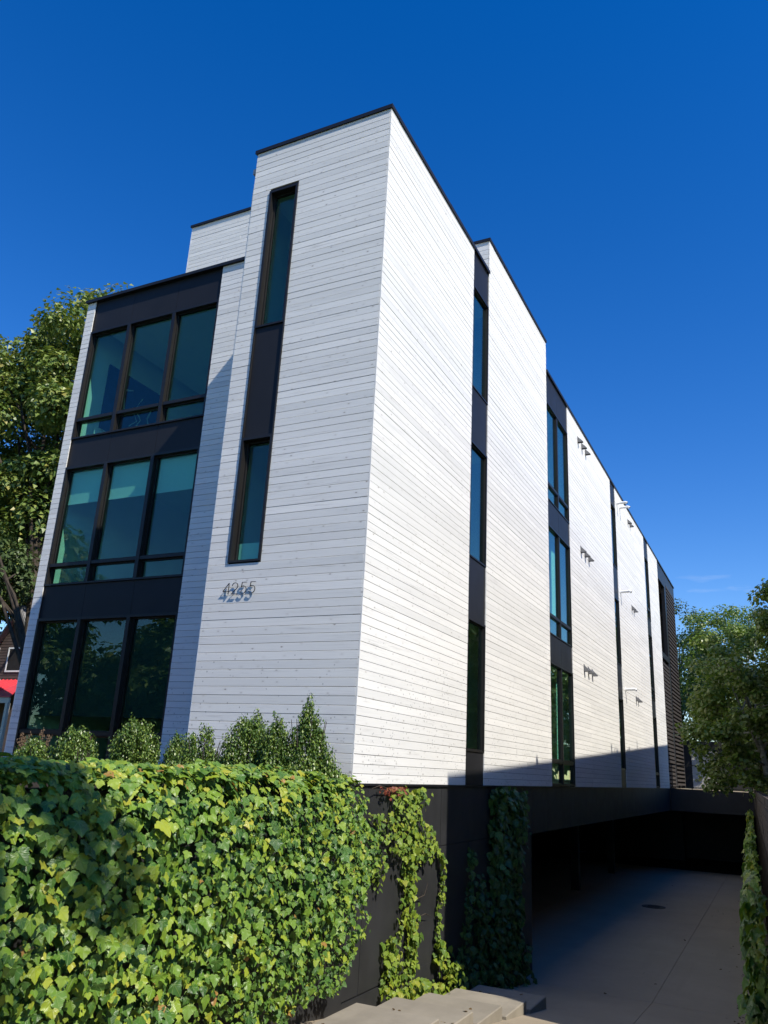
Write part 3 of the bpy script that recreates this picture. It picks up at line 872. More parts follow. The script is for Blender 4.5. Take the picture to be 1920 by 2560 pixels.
# ------------------------------------------------------------------ small sign on the bay strip
sg = MB().box(-3.70, -3.56, YB - 0.030, YB - 0.022 + 0.012, 0.55, 0.80).build('security_placard', M_PURPLE, label='small dark purple placard low on the shaded white strip', cat='sign')
MB().box(-3.665, -3.595, YB - 0.033, YB - 0.0305, 0.60, 0.615).build('print_line', M_WHITEPVC, sg)
MB().tube([(-3.63, YB - 0.033, 0.70), (-3.63, YB - 0.0305, 0.70)], [0.035, 0.035], 14).build('emblem', M_WHITEPVC, sg)

# painting on the flank wall of the top-floor room
pt = empty('painting', (-10.40, 4.9, 9.55), 'large dark navy canvas with white scribbles inside the top left window', 'painting')
MB().box(0.0, 0.05, -1.15, 1.15, -0.95, 0.95).build('canvas', M_CANVAS, pt)
for pts in ([(-0.5, 0.35), (-0.42, -0.1), (-0.5, -0.5)], [(-0.75, 0.55), (-0.45, 0.48), (-0.2, 0.58)], [(0.2, 0.5), (0.0, 0.1), (0.25, -0.15), (0.05, -0.5), (0.45, -0.72)], [(0.6, 0.3), (0.5, 0.0), (0.62, -0.3)], [(-0.1, 0.1), (0.1, -0.25), (-0.15, -0.5)]):
    MB().tube([(0.052, a, b) for a, b in pts], 0.022, 6).build('brush_stroke', M_STROKE, pt)

# ------------------------------------------------------------------ foliage engine
def scatter_mesh(name, tV, tF, pos, nrm, tip, scale, rnd, mat, uv=True):
    """one mesh of many leaves: template (x right, -y towards tip, z face normal)"""
    tV = np.asarray(tV, float); N = len(pos); k = len(tV)
    zax = nrm / np.linalg.norm(nrm, axis=1, keepdims=True)
    yax = -(tip - (tip * zax).sum(1, keepdims=True) * zax)
    yax /= np.maximum(np.linalg.norm(yax, axis=1, keepdims=True), 1e-6)
    xax = np.cross(yax, zax)
    V = pos[:, None, :] + scale[:, None, None] * (tV[None, :, 0, None] * xax[:, None, :] + tV[None, :, 1, None] * yax[:, None, :] + tV[None, :, 2, None] * zax[:, None, :])
    V = V.reshape(-1, 3)
    me = bpy.data.meshes.new(name)
    sizes = [len(f) for f in tF]; flat = np.concatenate([np.asarray(f) for f in tF])
    nl = len(flat); nf = len(tF)
    me.vertices.add(N * k); me.loops.add(N * nl); me.polygons.add(N * nf)
    me.vertices.foreach_set('co', V.ravel().astype(np.float32))
    L = (flat[None, :] + (np.arange(N) * k)[:, None]).ravel()
    me.loops.foreach_set('vertex_index', L.astype(np.int32))
    st = np.concatenate([[0], np.cumsum(sizes)[:-1]])
    S = (st[None, :] + (np.arange(N) * nl)[:, None]).ravel()
    me.polygons.foreach_set('loop_start', S.astype(np.int32))
    me.update(calc_edges=True)
    at = me.attributes.new('rnd', 'FLOAT', 'POINT')
    at.data.foreach_set('value', np.repeat(rnd, k).astype(np.float32))
    if uv:
        ul = me.uv_layers.new(name='UVMap')
        U = np.tile(tV[flat, :2], (N, 1))
        ul.data.foreach_set('uv', U.ravel().astype(np.float32))
    me.materials.append(mat)
    me.validate()
    return me

def ivy_template(var):
    # right-half outline of a three-lobed toothed leaf, stalk at origin, tip at (0,-1)
    H = {0: [(0.0, 0.03), (0.16, 0.13), (0.34, 0.10), (0.50, -0.02), (0.56, -0.10), (0.70, -0.26), (0.54, -0.36), (0.50, -0.46), (0.34, -0.52), (0.30, -0.66), (0.17, -0.80), (0.0, -1.02)],
         1: [(0.0, 0.0), (0.20, 0.16), (0.40, 0.08), (0.58, -0.06), (0.60, -0.22), (0.66, -0.38), (0.48, -0.42), (0.42, -0.56), (0.32, -0.60), (0.24, -0.78), (0.12, -0.86), (0.0, -1.0)],
         2: [(0.0, 0.05), (0.12, 0.15), (0.30, 0.14), (0.42, 0.02), (0.56, 0.00), (0.64, -0.18), (0.46, -0.34), (0.44, -0.50), (0.30, -0.58), (0.26, -0.74), (0.14, -0.90), (0.0, -1.05)]}[var]
    def zf(x, y):
        ax = abs(x)
        return 0.16 * ax - 0.34 * ax * ax - 0.16 * (y + 0.25) ** 2 - (0.07 if ax > 0.55 else 0.0)
    ribs = [(0.0, -0.25), (0.0, -0.52), (0.0, -0.78)]
    V = []; F = []
    def vi(x, y):
        V.append((x, y, zf(x, y))); return len(V) - 1
    r = [vi(*H[0])] + [vi(*p) for p in ribs] + [vi(*H[-1])]
    for s in (1, -1):
        jig = 1.0 if s > 0 else 0.94
        h = [vi(s * p[0] * jig, p[1] * (1.0 if s > 0 else 1.03)) for p in H[1:-1]]      # 10 points
        own = [0, 1, 1, 1, 1, 2, 2, 3, 3, 3]
        seq = [(r[0], h[0], h[1]), (r[0], h[1], r[1]), (r[1], h[1], h[2]), (r[1], h[2], h[3]), (r[1], h[3], h[4]), (r[1], h[4], h[5]),
               (r[1], h[5], r[2]), (r[2], h[5], h[6]), (r[2], h[6], h[7]), (r[2], h[7], r[3]), (r[3], h[7], h[8]), (r[3], h[8], h[9]), (r[3], h[9], r[4])]
        F += [t if s > 0 else (t[0], t[2], t[1]) for t in seq]
    return V, F
IVY_T = [ivy_template(i) for i in range(3)]
OVAL_V = [(0, 0, 0), (0.30, -0.35, 0.05), (0.0, -0.5, -0.03), (-0.30, -0.35, 0.05), (0.0, -1.0, -0.1)]
OVAL_F = [(0, 2, 1), (0, 3, 2), (1, 2, 4), (2, 3, 4)]
ASP_V = [(0, 0, 0), (0.42, -0.22, 0.06), (0.40, -0.6, 0.03), (0, -1.0, -0.08), (-0.40, -0.6, 0.03), (-0.42, -0.22, 0.06), (0, -0.5, -0.03)]
ASP_F = [(0, 6, 1), (1, 6, 2), (2, 6, 3), (3, 6, 4), (4, 6, 5), (5, 6, 0)]
MAP_V = [(0, 0, 0), (0.50, -0.10, 0.06), (0.30, -0.42, 0.02), (0.0, -1.0, -0.1), (-0.30, -0.42, 0.02), (-0.50, -0.10, 0.06), (0, -0.4, -0.03)]
MAP_F = ASP_F

def noise2(a, b, s=1.0, seed=0.0):
    return 0.5 * np.sin(a * 1.7 * s + 1.3 + seed) * np.sin(b * 2.1 * s + 0.7 - seed) + 0.3 * np.sin(a * 4.1 * s - b * 3.3 * s + 2 + seed) + 0.2 * np.sin(a * 7.7 * s + 5 * seed) * np.sin(b * 8.3 * s)

def in_poly(y, z, poly):
    ins = np.zeros(len(y), bool)
    n = len(poly)
    for i in range(n):
        y0, z0 = poly[i]; y1, z1 = poly[(i + 1) % n]
        c = ((z0 > z) != (z1 > z)) & (y < (y1 - y0) * (z - z0) / (z1 - z0 + 1e-12) + y0)
        ins ^= c
    return ins

def make_ivy(name, label, pos, nrm, tip, scale, rnd, mat, n_single, cat='ivy', base=(0, 0, 0), group=None):
    """a climbing plant: the leaves that show largest are parts, the rest one mass"""
    e = empty(name, base, label, cat, group)
    b = np.array(base)
    d = np.linalg.norm(pos - np.array(CAM), axis=1)
    facing = np.abs(((np.array(CAM) - pos) / d[:, None] * nrm / np.linalg.norm(nrm, axis=1, keepdims=True)).sum(1))
    outer = pos[:, 0] - np.median(pos[:, 0])
    show = scale / d * (0.3 + facing) * (1.0 + 0.8 * np.clip(outer, -0.3, 0.5))
    order = np.argsort(-show)
    single = order[:n_single]; rest_ = order[n_single:]
    meshes = []
    for V, F in IVY_T:
        meshes.append(scatter_mesh('leaf', V, F, np.zeros((1, 3)), np.array([[0, 0, 1.0]]), np.array([[0, -1.0, 0]]), np.ones(1), np.zeros(1), mat))
    for i in single:
        o = obj('leaf', meshes[int(i) % 3], e)
        o.color = (float(rnd[i]), 0, 0, 1)
        z = Vector(nrm[i]).normalized(); t = Vector(tip[i]); y = -(t - t.dot(z) * z).normalized(); x = y.cross(z)
        R = Matrix((x, y, z)).transposed().to_4x4()
        o.matrix_local = Matrix.Translation(Vector(pos[i] - b)) @ R @ Matrix.Scale(float(scale[i]), 4)
    for j in range(3):
        sel = rest_[rest_ % 3 == j]
        if len(sel) == 0: continue
        if j == 0:
            acc = (sel,)
    parts = []
    me = None
    # one mass: alternate the leaf shapes inside a single mesh
    bm = bmesh.new()
    for j in range(3):
        sel = rest_[rest_ % 3 == j]
        if len(sel) == 0: continue
        V, F = IVY_T[j]
        m_ = scatter_mesh('tmp', V, F, pos[sel] - b, nrm[sel], tip[sel], scale[sel], rnd[sel], mat)
        bm.from_mesh(m_)
        bpy.data.meshes.remove(m_)
    if len(rest_):
        me = bpy.data.meshes.new('foliage'); bm.to_mesh(me); me.materials.append(mat)
        obj('foliage', me, e, kind='stuff')
    bm.free()
    return e

def ivy_leaves(y, z, xoff, nx, size, ybias=0.0, zt=0.12):
    N = len(y)
    pos = np.stack([xoff, y, z], 1)
    nrm = np.stack([np.full(N, 1.0) * nx, RNG.normal(-0.18, 0.50, N), RNG.normal(0.34, 0.42, N)], 1)
    tip = np.stack([RNG.normal(0.10, 0.15, N), RNG.normal(0, 0.42, N), np.full(N, -1.0)], 1)
    return pos, nrm, tip, size

# ---- the great ivy on the retaining wall
IVY_POLY = [(-8.8, 0.16), (-0.70, 0.12), (-0.18, -0.02), (0.08, -0.38), (0.62, -0.69), (0.80, -0.98), (0.48, -1.13), (0.08, -1.29), (-0.15, -1.37), (-0.17, -1.57),
            (-0.08, -1.89), (-0.20, -2.17), (-0.40, -2.30), (-0.58, -2.42), (-0.9, -2.36), (-1.4, -2.30), (-1.9, -2.42), (-2.6, -2.5), (-3.6, -2.35), (-8.8, -1.7)]
def bulge(y, z):
    # mass swells in its upper half, thins at the foot and towards the building
    t = np.clip((z + 2.5) / 2.6, 0, 1)
    thick = 0.16 + 0.30 * np.sin(np.pi * np.clip(t * 0.92 + 0.06, 0, 1)) ** 0.8
    fade = np.clip((0.9 - y) / 2.2, 0.22, 1.0)
    roll = np.clip((z - (-0.18)) / 0.36, 0, 1) ** 2 * 0.30
    return 0.10 + thick * fade + 0.12 * noise2(y, z, 1.5) + 0.05 * noise2(y, z, 4.5, 2.0) - roll
N = 17500
y = RNG.uniform(-7.6, 1.0, N); z = RNG.uniform(-2.75, 0.2, N)
k = in_poly(y + 0.05 * noise2(y, z, 6), z + 0.04 * noise2(z, y, 7), IVY_POLY); y, z = y[k], z[k]
N = len(y)
outer = RNG.uniform(0, 1, N) < 0.60
x = bulge(y, z) * np.where(outer, RNG.uniform(0.84, 1.14, N), RNG.uniform(0.25, 0.7, N)) + RNG.normal(0, 0.03, N)
size = np.clip(np.where(RNG.uniform(0, 1, N) < 0.13, RNG.normal(0.094, 0.018, N), RNG.gamma(6.0, 0.0096, N)), 0.026, 0.145) * np.where(y < -3.2, 1.06, np.where(y < -1.2, 0.92, 0.78)) * np.where(z < -1.9, 0.86, 1.0)
P1 = list(ivy_leaves(y, z, x, 1.0, size))
# leaning out more where the surface turns up
tz = np.clip((z + 0.45) / 0.6, 0, 1)
P1[1][:, 2] += 0.75 * tz
r1 = np.clip(RNG.beta(1.8, 2.2, N) - np.where(outer, 0, 0.34) + 0.24 * tz + np.where(y < -4.6, 0.05, 0), 0, 0.999)  # inner leaves coloured darker, painting shade into the gaps
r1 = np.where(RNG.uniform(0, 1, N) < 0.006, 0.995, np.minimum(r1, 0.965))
# the top, spilling back over the wall
N2 = 7000
y2 = RNG.uniform(-7.6, -0.35, N2); x2 = RNG.uniform(-0.75, 0.28, N2)
z2 = 0.09 + 0.10 * noise2(y2, x2, 1.1) + 0.04 * noise2(y2, x2, 3.0) - 0.30 * np.clip(x2, 0, 1) ** 1.5 - 0.12 * np.clip(-x2 - 0.2, 0, 1) + RNG.uniform(-0.05, 0.05, N2)
s2 = np.clip(RNG.gamma(6.0, 0.0100, N2), 0.028, 0.13)
pos2 = np.stack([x2, y2, z2], 1)
nr2 = np.stack([RNG.normal(0.45, 0.35, N2), RNG.normal(-0.1, 0.4, N2), np.full(N2, 1.0)], 1)
tp2 = np.stack([RNG.normal(0.8, 0.5, N2), RNG.normal(0, 0.7, N2), RNG.normal(-0.5, 0.2, N2)], 1)
r2 = np.clip(RNG.beta(2.2, 2.2, N2) + 0.06, 0, 0.965); r2 = np.where(RNG.uniform(0, 1, N2) < 0.012, 0.995, r2)
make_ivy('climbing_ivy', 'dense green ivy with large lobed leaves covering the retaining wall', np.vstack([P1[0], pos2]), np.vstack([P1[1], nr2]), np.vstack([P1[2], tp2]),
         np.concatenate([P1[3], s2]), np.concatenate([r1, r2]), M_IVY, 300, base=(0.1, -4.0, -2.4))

# ---- lighter vine on the sunlit base panels
def along_path(pts, n, width):
    pts = np.array(pts, float); seg = np.linalg.norm(np.diff(pts, axis=0), axis=1); cum = np.concatenate([[0], np.cumsum(seg)])
    t = RNG.uniform(0, cum[-1], n); i = np.clip(np.searchsorted(cum, t) - 1, 0, len(seg) - 1)
    f = (t - cum[i]) / seg[i]
    p = pts[i] + (pts[i + 1] - pts[i]) * f[:, None]
    w = np.interp(t / cum[-1], np.linspace(0, 1, len(width)), width)
    return p[:, 0] + RNG.normal(0, 1, n) * w * 0.5, p[:, 1] + RNG.normal(0, 1, n) * w * 0.35
def poly_fill(poly, n):
    pl = np.array(poly); y = RNG.uniform(pl[:, 0].min(), pl[:, 0].max(), n); z = RNG.uniform(pl[:, 1].min(), pl[:, 1].max(), n)
    k = in_poly(y + 0.05 * noise2(y, z, 8), z + 0.05 * noise2(z, y, 8), poly)
    return y[k], z[k]
ys, zs, ss = [], [], []
def take(yz, s):
    ys.append(yz[0]); zs.append(yz[1]); ss.append(np.clip(RNG.normal(s, s * 0.25, len(yz[0])), s * 0.45, s * 1.6))
take(poly_fill([(1.2, -0.06), (2.44, -0.03), (2.45, -0.27), (2.25, -0.42), (2.58, -0.61), (3.10, -0.96), (3.04, -1.08), (2.6, -1.14), (2.15, -1.16), (1.7, -1.20), (1.42, -1.06), (0.87, -0.72), (0.45, -0.44), (1.25, -0.40)], 900), 0.066)
take(along_path([(1.9, -1.0), (1.93, -1.5), (2.02, -1.9), (2.18, -2.2), (2.16, -2.5), (2.14, -2.85)], 330, [0.26, 0.26, 0.24, 0.22, 0.16, 0.14]), 0.070)
take(along_path([(1.62, -1.9), (1.70, -2.3), (1.80, -2.6)], 26, [0.05, 0.05]), 0.05)
take(along_path([(3.08, -1.0), (3.34, -1.25), (3.36, -1.55), (3.26, -1.9), (3.24, -2.5)], 130, [0.07, 0.07, 0.07, 0.08]), 0.060)
take(along_path([(3.25, -2.45), (3.40, -2.7), (3.52, -3.05)], 190, [0.10, 0.22, 0.42]), 0.075)
take(poly_fill([(2.2, -2.85), (3.2, -2.98), (4.3, -3.40), (4.1, -3.58), (2.9, -3.25), (1.9, -3.02)], 420), 0.075)
take(poly_fill([(1.19, -2.06), (1.44, -2.08), (1.66, -2.46), (1.95, -2.75), (2.3, -2.95), (1.9, -3.06), (1.1, -2.92), (1.18, -2.62)], 520), 0.072)
for _ in range(7):
    y0 = random.uniform(0.25, 0.95); z0 = -0.95
    take(along_path([(y0, z0), (y0 + random.uniform(-.08, .08), z0 - random.uniform(0.15, 0.55))], 16, [0.05, 0.04]), 0.05)
y = np.concatenate(ys); z = np.concatenate(zs); s = np.concatenate(ss); N = len(y)
x = 0.015 + np.abs(RNG.normal(0.045, 0.04, N)) + np.where(z < -2.75, RNG.uniform(0, 0.30, N), 0) + np.where((z > -1.2) & (y < 2.7), RNG.uniform(0, 0.10, N), 0)
pv, nv, tv, sv = ivy_leaves(y, z, x, 1.0, s)
rv = np.clip(RNG.beta(2.6, 2.0, N) + np.where(z < -2.7, 0.12, 0), 0, 0.97)
vine = make_ivy('creeping_vine', 'yellow green young ivy climbing the sunlit black base panels', pv, nv, tv, sv, rv, M_IVYS, 200, base=(0.05, 2.2, -3.0), cat='vine')
# reddened leaf cluster at the top of the vine, bare stems
y = RNG.uniform(0.8, 1.7, 60); z = -0.04 - np.abs(RNG.normal(0, 0.07, 60)); x = 0.03 + RNG.uniform(0, 0.10, 60)
pv, nv, tv, sv = ivy_leaves(y, z, x, 1.0, RNG.uniform(0.035, 0.06, 60))
me = scatter_mesh('red_leaves', IVY_T[0][0], IVY_T[0][1], pv - np.array((0.05, 2.2, -3.0)), nv, tv, sv, RNG.uniform(0, 1, 60), M_IVYRED)
obj('red_leaves', me, vine, kind='stuff', label='reddened leaves at the top of the vine')
st = MB()
def vl(p): return (p[0] - 0.05, p[1] - 2.2, p[2] + 3.0)
for pts in ([(0.02, 2.15, -3.0), (0.03, 2.15, -2.4), (0.025, 2.0, -1.9), (0.03, 1.9, -1.2), (0.03, 1.8, -0.5), (0.02, 1.6, -0.08)],
            [(0.02, 3.5, -3.3), (0.03, 3.25, -2.6), (0.03, 3.25, -1.9), (0.03, 3.36, -1.5), (0.03, 3.05, -0.95), (0.04, 2.4, -0.6), (0.03, 1.9, -0.5)],
            [(0.02, 2.3, -1.72), (0.07, 2.55, -1.68), (0.10, 2.62, -1.5)], [(0.02, 2.3, -2.0), (0.08, 2.6, -1.95), (0.05, 2.85, -2.02)],
            [(0.04, 1.3, -0.1), (0.10, 0.7, -0.02), (0.14, 0.35, -0.06)], [(0.05, 0.45, -0.42), (0.10, 1.0, -0.55), (0.05, 1.7, -0.75)]):
    st.tube([vl(p) for p in pts], [0.008] * (len(pts) - 1) + [0.003], 5)
st.build('stem', M_BARK, vine)

# ---- vine further along, its leaf colours darkened to deepen the shade there
ys, zs, ss = [], [], []
take(poly_fill([(5.92, -0.04), (7.1, -0.02), (8.1, -0.12), (8.0, -0.85), (7.75, -1.9), (7.85, -2.9), (8.0, -3.85), (6.4, -3.85), (5.8, -3.5), (5.9, -2.3), (5.9, -0.8)], 2100), 0.115)
take(along_path([(4.72, -1.1), (4.70, -1.6), (4.65, -2.2), (4.55, -2.6), (4.3, -3.1)], 160, [0.04, 0.06, 0.14, 0.35, 0.6]), 0.085)
take(poly_fill([(5.22, -1.6), (5.35, -1.6), (5.72, -2.3), (5.85, -3.2), (5.9, -3.7), (3.8, -3.35), (3.95, -2.8), (4.4, -2.7), (4.9, -3.0)], 900), 0.095)
for _ in range(12):
    y0 = random.uniform(7.9, 8.5); z0 = random.uniform(-0.9, -0.1)
    take(along_path([(y0 - 0.2, z0 + 0.1), (y0, z0 - random.uniform(0.1, 0.5))], 10, [0.05, 0.04]), 0.07)
y = np.concatenate(ys); z = np.concatenate(zs); s = np.concatenate(ss); N = len(y)
x = 0.015 + np.abs(RNG.normal(0.06, 0.06, N)) + np.where(z < -3.1, RNG.uniform(0, 0.2, N), 0)
pv, nv, tv, sv = ivy_leaves(y, z, x, 1.0, s)
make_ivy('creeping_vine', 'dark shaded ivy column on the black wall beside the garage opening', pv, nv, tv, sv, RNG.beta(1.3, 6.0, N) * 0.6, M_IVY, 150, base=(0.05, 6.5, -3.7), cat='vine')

# ---- ivy hanging on the far retaining wall under the fence
N = 7000
y = -2 + 35.5 * RNG.uniform(0, 1, N) ** 1.25 ; z = -0.70 - RNG.uniform(0, 1, N) ** 0.9 * 3.15
k = z > np.array([drive_z(v) for v in y]) + 0.05; y, z = y[k], z[k]; N = len(y)
x = np.array([fence_x(v) for v in y]) - 0.10 - 0.20 * (0.5 + 0.5 * noise2(y, z, 0.9)) - RNG.uniform(0, 0.08, N)
pos = np.stack([x, y, z], 1)
nrm = np.stack([np.full(N, -1.0), RNG.normal(-0.3, 0.4, N), RNG.normal(0.3, 0.3, N)], 1)
tip = np.stack([RNG.normal(-0.1, 0.15, N), RNG.normal(0, 0.4, N), np.full(N, -1.0)], 1)
make_ivy('hanging_ivy', 'ivy hanging down the wall under the fence at the right edge', pos, nrm, tip, np.clip(RNG.normal(0.12, 0.03, N), 0.06, 0.2), np.clip(RNG.beta(2.4, 2, N), 0, 0.985), M_IVY, 150, base=(4.9, 10, -3.5))

# fallen leaves and twigs gathered along the foot of the fence wall
N = 420
y = RNG.uniform(3, 30, N); off = 0.32 + np.abs(RNG.normal(0, 0.22, N)); off = np.where(RNG.uniform(0, 1, N) < 0.06, RNG.uniform(0.3, 4.0, N), off)
x = np.array([fence_x(v) for v in y]) - off
pos = np.stack([x, y, np.array([drive_z(v) for v in y]) + 0.012], 1)
nrm = np.stack([RNG.normal(0, 0.3, N), RNG.normal(0, 0.3, N), np.ones(N)], 1)
tip = np.stack([RNG.normal(0, 1, N), RNG.normal(0, 1, N), RNG.normal(0, 0.1, N)], 1)
M_DEAD = mat_leaf('dead_leaf', [(0.0, (0.05, 0.03, 0.018)), (0.6, (0.12, 0.07, 0.03)), (1.0, (0.24, 0.17, 0.06))], 0.8, 0.2, 0.1)
ns_ = 16
ys_ = RNG.uniform(-1.2, 4.2, ns_); xs_ = RNG.uniform(0.35, 1.5, ns_) ** 1.2
zt_ = np.select([ys_ < -0.05, ys_ < 1.07, ys_ < 2.21, ys_ < 3.33], [-2.615, -2.765, -2.925, -3.075], -3.215)
pos = np.vstack([pos, np.stack([xs_, ys_, zt_ + 0.006], 1)])
nrm = np.vstack([nrm, np.stack([RNG.normal(0, 0.3, ns_), RNG.normal(0, 0.3, ns_), np.ones(ns_)], 1)]); tip = np.vstack([tip, RNG.normal(0, 1, (ns_, 3)) * np.array([1, 1, 0.1])]); N += ns_
me = scatter_mesh('leaf_litter', IVY_T[1][0], IVY_T[1][1], pos, nrm, tip, RNG.uniform(0.025, 0.06, N), RNG.uniform(0, 1, N), M_DEAD)
obj('leaf_litter', me, label='brown fallen leaves scattered over the driveway and stepping slabs', cat='leaves', kind='stuff')

# ------------------------------------------------------------------ shrubs
def shrub(label, x, y, r, top, kind='round', n=2600, base=-0.12, ls=0.036, name='boxwood_shrub', seed=0):
    e = empty(name, (x, y, base), label, 'shrub', 'clipped boxwoods behind the ivy')
    rg = np.random.default_rng(seed + 17)
    h = top - base
    # upright sprigs, each a short twig with small leaves round it
    r = r * 1.12; n = int(n * 1.5)
    ns = max(40, n // 22)
    A = rg.uniform(0, 2 * np.pi, ns); Q = np.sqrt(rg.uniform(0, 1, ns))
    sx = np.cos(A) * Q; sy = np.sin(A) * Q
    if kind == 'cone': ht = h * (1.02 - 0.80 * Q ** 0.9)
    elif kind == 'twin': ht = h * np.clip(0.98 - 0.42 * Q ** 1.6 - 0.34 * np.abs(np.sin(2.6 * sx + 0.6)) * (Q > 0.25), 0.3, 1)
    else: ht = h * (1.0 - 0.36 * Q ** 2.2)
    ht = ht * (1 + rg.normal(0, 0.10, ns) + 0.10 * np.sin(3 * A + seed) * Q)
    rad_j = 1 + 0.16 * np.sin(2 * A + seed * 1.7) + 0.10 * np.sin(5 * A + seed); sx = sx * rad_j; sy = sy * rad_j
    P = []; Nn = []; T = []
    per = n // ns
    tw = MB()
    for i in range(ns):
        L = 0.16 + 0.12 * rg.uniform()
        bx, by = sx[i] * r, sy[i] * r
        lean = np.array([sx[i] * 0.35, sy[i] * 0.35, 1.0]); lean /= np.linalg.norm(lean)
        # sprigs at several heights fill the side surface
        levels = [ht[i]] if Q[i] < 0.5 else [ht[i] * f for f in (1.0, 0.80, 0.60, 0.42)]
        for zt in levels:
            m = max(6, per // len(levels) + 3)
            t = rg.uniform(0, 1, m); a = rg.uniform(0, 2 * np.pi, m)
            ctr = np.array([bx, by, zt]) - lean * (1 - t)[:, None] * L
            rad = 0.020 + 0.012 * (1 - t)
            P.append(ctr + np.stack([np.cos(a) * rad, np.sin(a) * rad, np.zeros(m)], 1))
            Nn.append(np.stack([np.cos(a) * 0.8, np.sin(a) * 0.8, rg.uniform(0.2, 1.0, m)], 1))
            T.append(np.stack([np.cos(a), np.sin(a), rg.uniform(0.2, 1.2, m)], 1))
    P = np.vstack(P); Nn = np.vstack(Nn); T = np.vstack(T); M = len(P)
    me = scatter_mesh('foliage', OVAL_V, OVAL_F, P, Nn, T, rg.uniform(ls * 0.7, ls * 1.35, M), rg.uniform(0, 1, M), M_BOX)
    obj('foliage', me, e, kind='stuff')
    for i in range(7):
        a = 2 * math.pi * i / 7
        tw.tube([(0.03 * math.cos(a), 0.03 * math.sin(a), 0), (0.45 * r * math.cos(a), 0.45 * r * math.sin(a), h * 0.45), (0.6 * r * math.cos(a), 0.6 * r * math.sin(a), h * 0.8)], [0.014, 0.009, 0.004], 5)
    tw.build('stem', M_BARK, e)
    return e
shrub('tall pointed boxwood nearest the building corner', -0.28, -0.80, 0.37, 1.02, 'cone', 9500, seed=1)
shrub('pale green boxwood just left of the pointed one', -0.74, -0.86, 0.24, 0.71, 'round', 3800, seed=2)
shrub('dark rounded boxwood in the middle of the row', -1.24, -0.80, 0.34, 0.76, 'round', 5600, seed=3)
shrub('dark two-topped boxwood below the corner of the white strip', -2.02, -0.80, 0.42, 0.63, 'twin', 5200, seed=4)
shrub('bright rounded boxwood in front of the low dark windows', -2.96, -1.20, 0.33, 0.66, 'round', 5200, seed=5)
shrub('small shaded boxwood tucked right of the bright rounded one', -2.52, -0.70, 0.24, 0.52, 'round', 2600, seed=6)
shrub('small bright boxwood near the far left pier', -3.72, -1.55, 0.26, 0.50, 'round', 3800, seed=7)
shrub('lowest leafy boxwood left of the bright rounded one', -3.36, -1.75, 0.13, 0.34, 'cone', 1800, seed=8)
shrub('low boxwood at the far left end of the row', -4.35, -1.75, 0.26, 0.34, 'round', 2400, seed=9)

def stalk_plant(x, y, top, lab, seed):
    rg = random.Random(seed)
    e = empty('flower_stalk', (x, y, -0.12), lab, 'plant', 'dry flower stalks in the front bed')
    s_ = MB(); hd = MB()
    for i in range(4):
        a = rg.uniform(0, 6.28); l = rg.uniform(0.05, 0.16); h = (top + 0.12) * rg.uniform(0.82, 1.0)
        tx, ty = math.cos(a) * l, math.sin(a) * l
        s_.tube([(0, 0, 0), (tx * 0.5, ty * 0.5, h * 0.55), (tx, ty, h)], [0.006, 0.005, 0.003], 5)
        for k in range(26):
            t = rg.uniform(0.66, 1.0); b = rg.uniform(0, 6.28); q = 0.045 * (1.15 - t) * 2.4
            c = Vector((tx * t + math.cos(b) * q, ty * t + math.sin(b) * q, h * t + rg.uniform(0, .03))); r = rg.uniform(0.006, 0.011)
            hd.add([c + Vector((r, 0, 0)), c + Vector((-r * .5, r * .87, 0)), c + Vector((-r * .5, -r * .87, 0)), c + Vector((0, 0, r * 1.6)), c - Vector((0, 0, r * 1.2))], [(0, 1, 3), (1, 2, 3), (2, 0, 3), (1, 0, 4), (2, 1, 4), (0, 2, 4)])
    s_.build('stem', M_STALK, e); hd.build('seed_head', M_STALK, e, kind='stuff')
stalk_plant(-5.20, -1.30, 0.50, 'dry brown flower stalks against the foot of the far pier', 1)
stalk_plant(-4.70, -1.30, 0.55, 'tallest dry brown flower stalks behind the small bright boxwood', 2)
stalk_plant(-3.95, -1.20, 0.50, 'leaning dry flower stalks left of the rounded boxwood', 3)

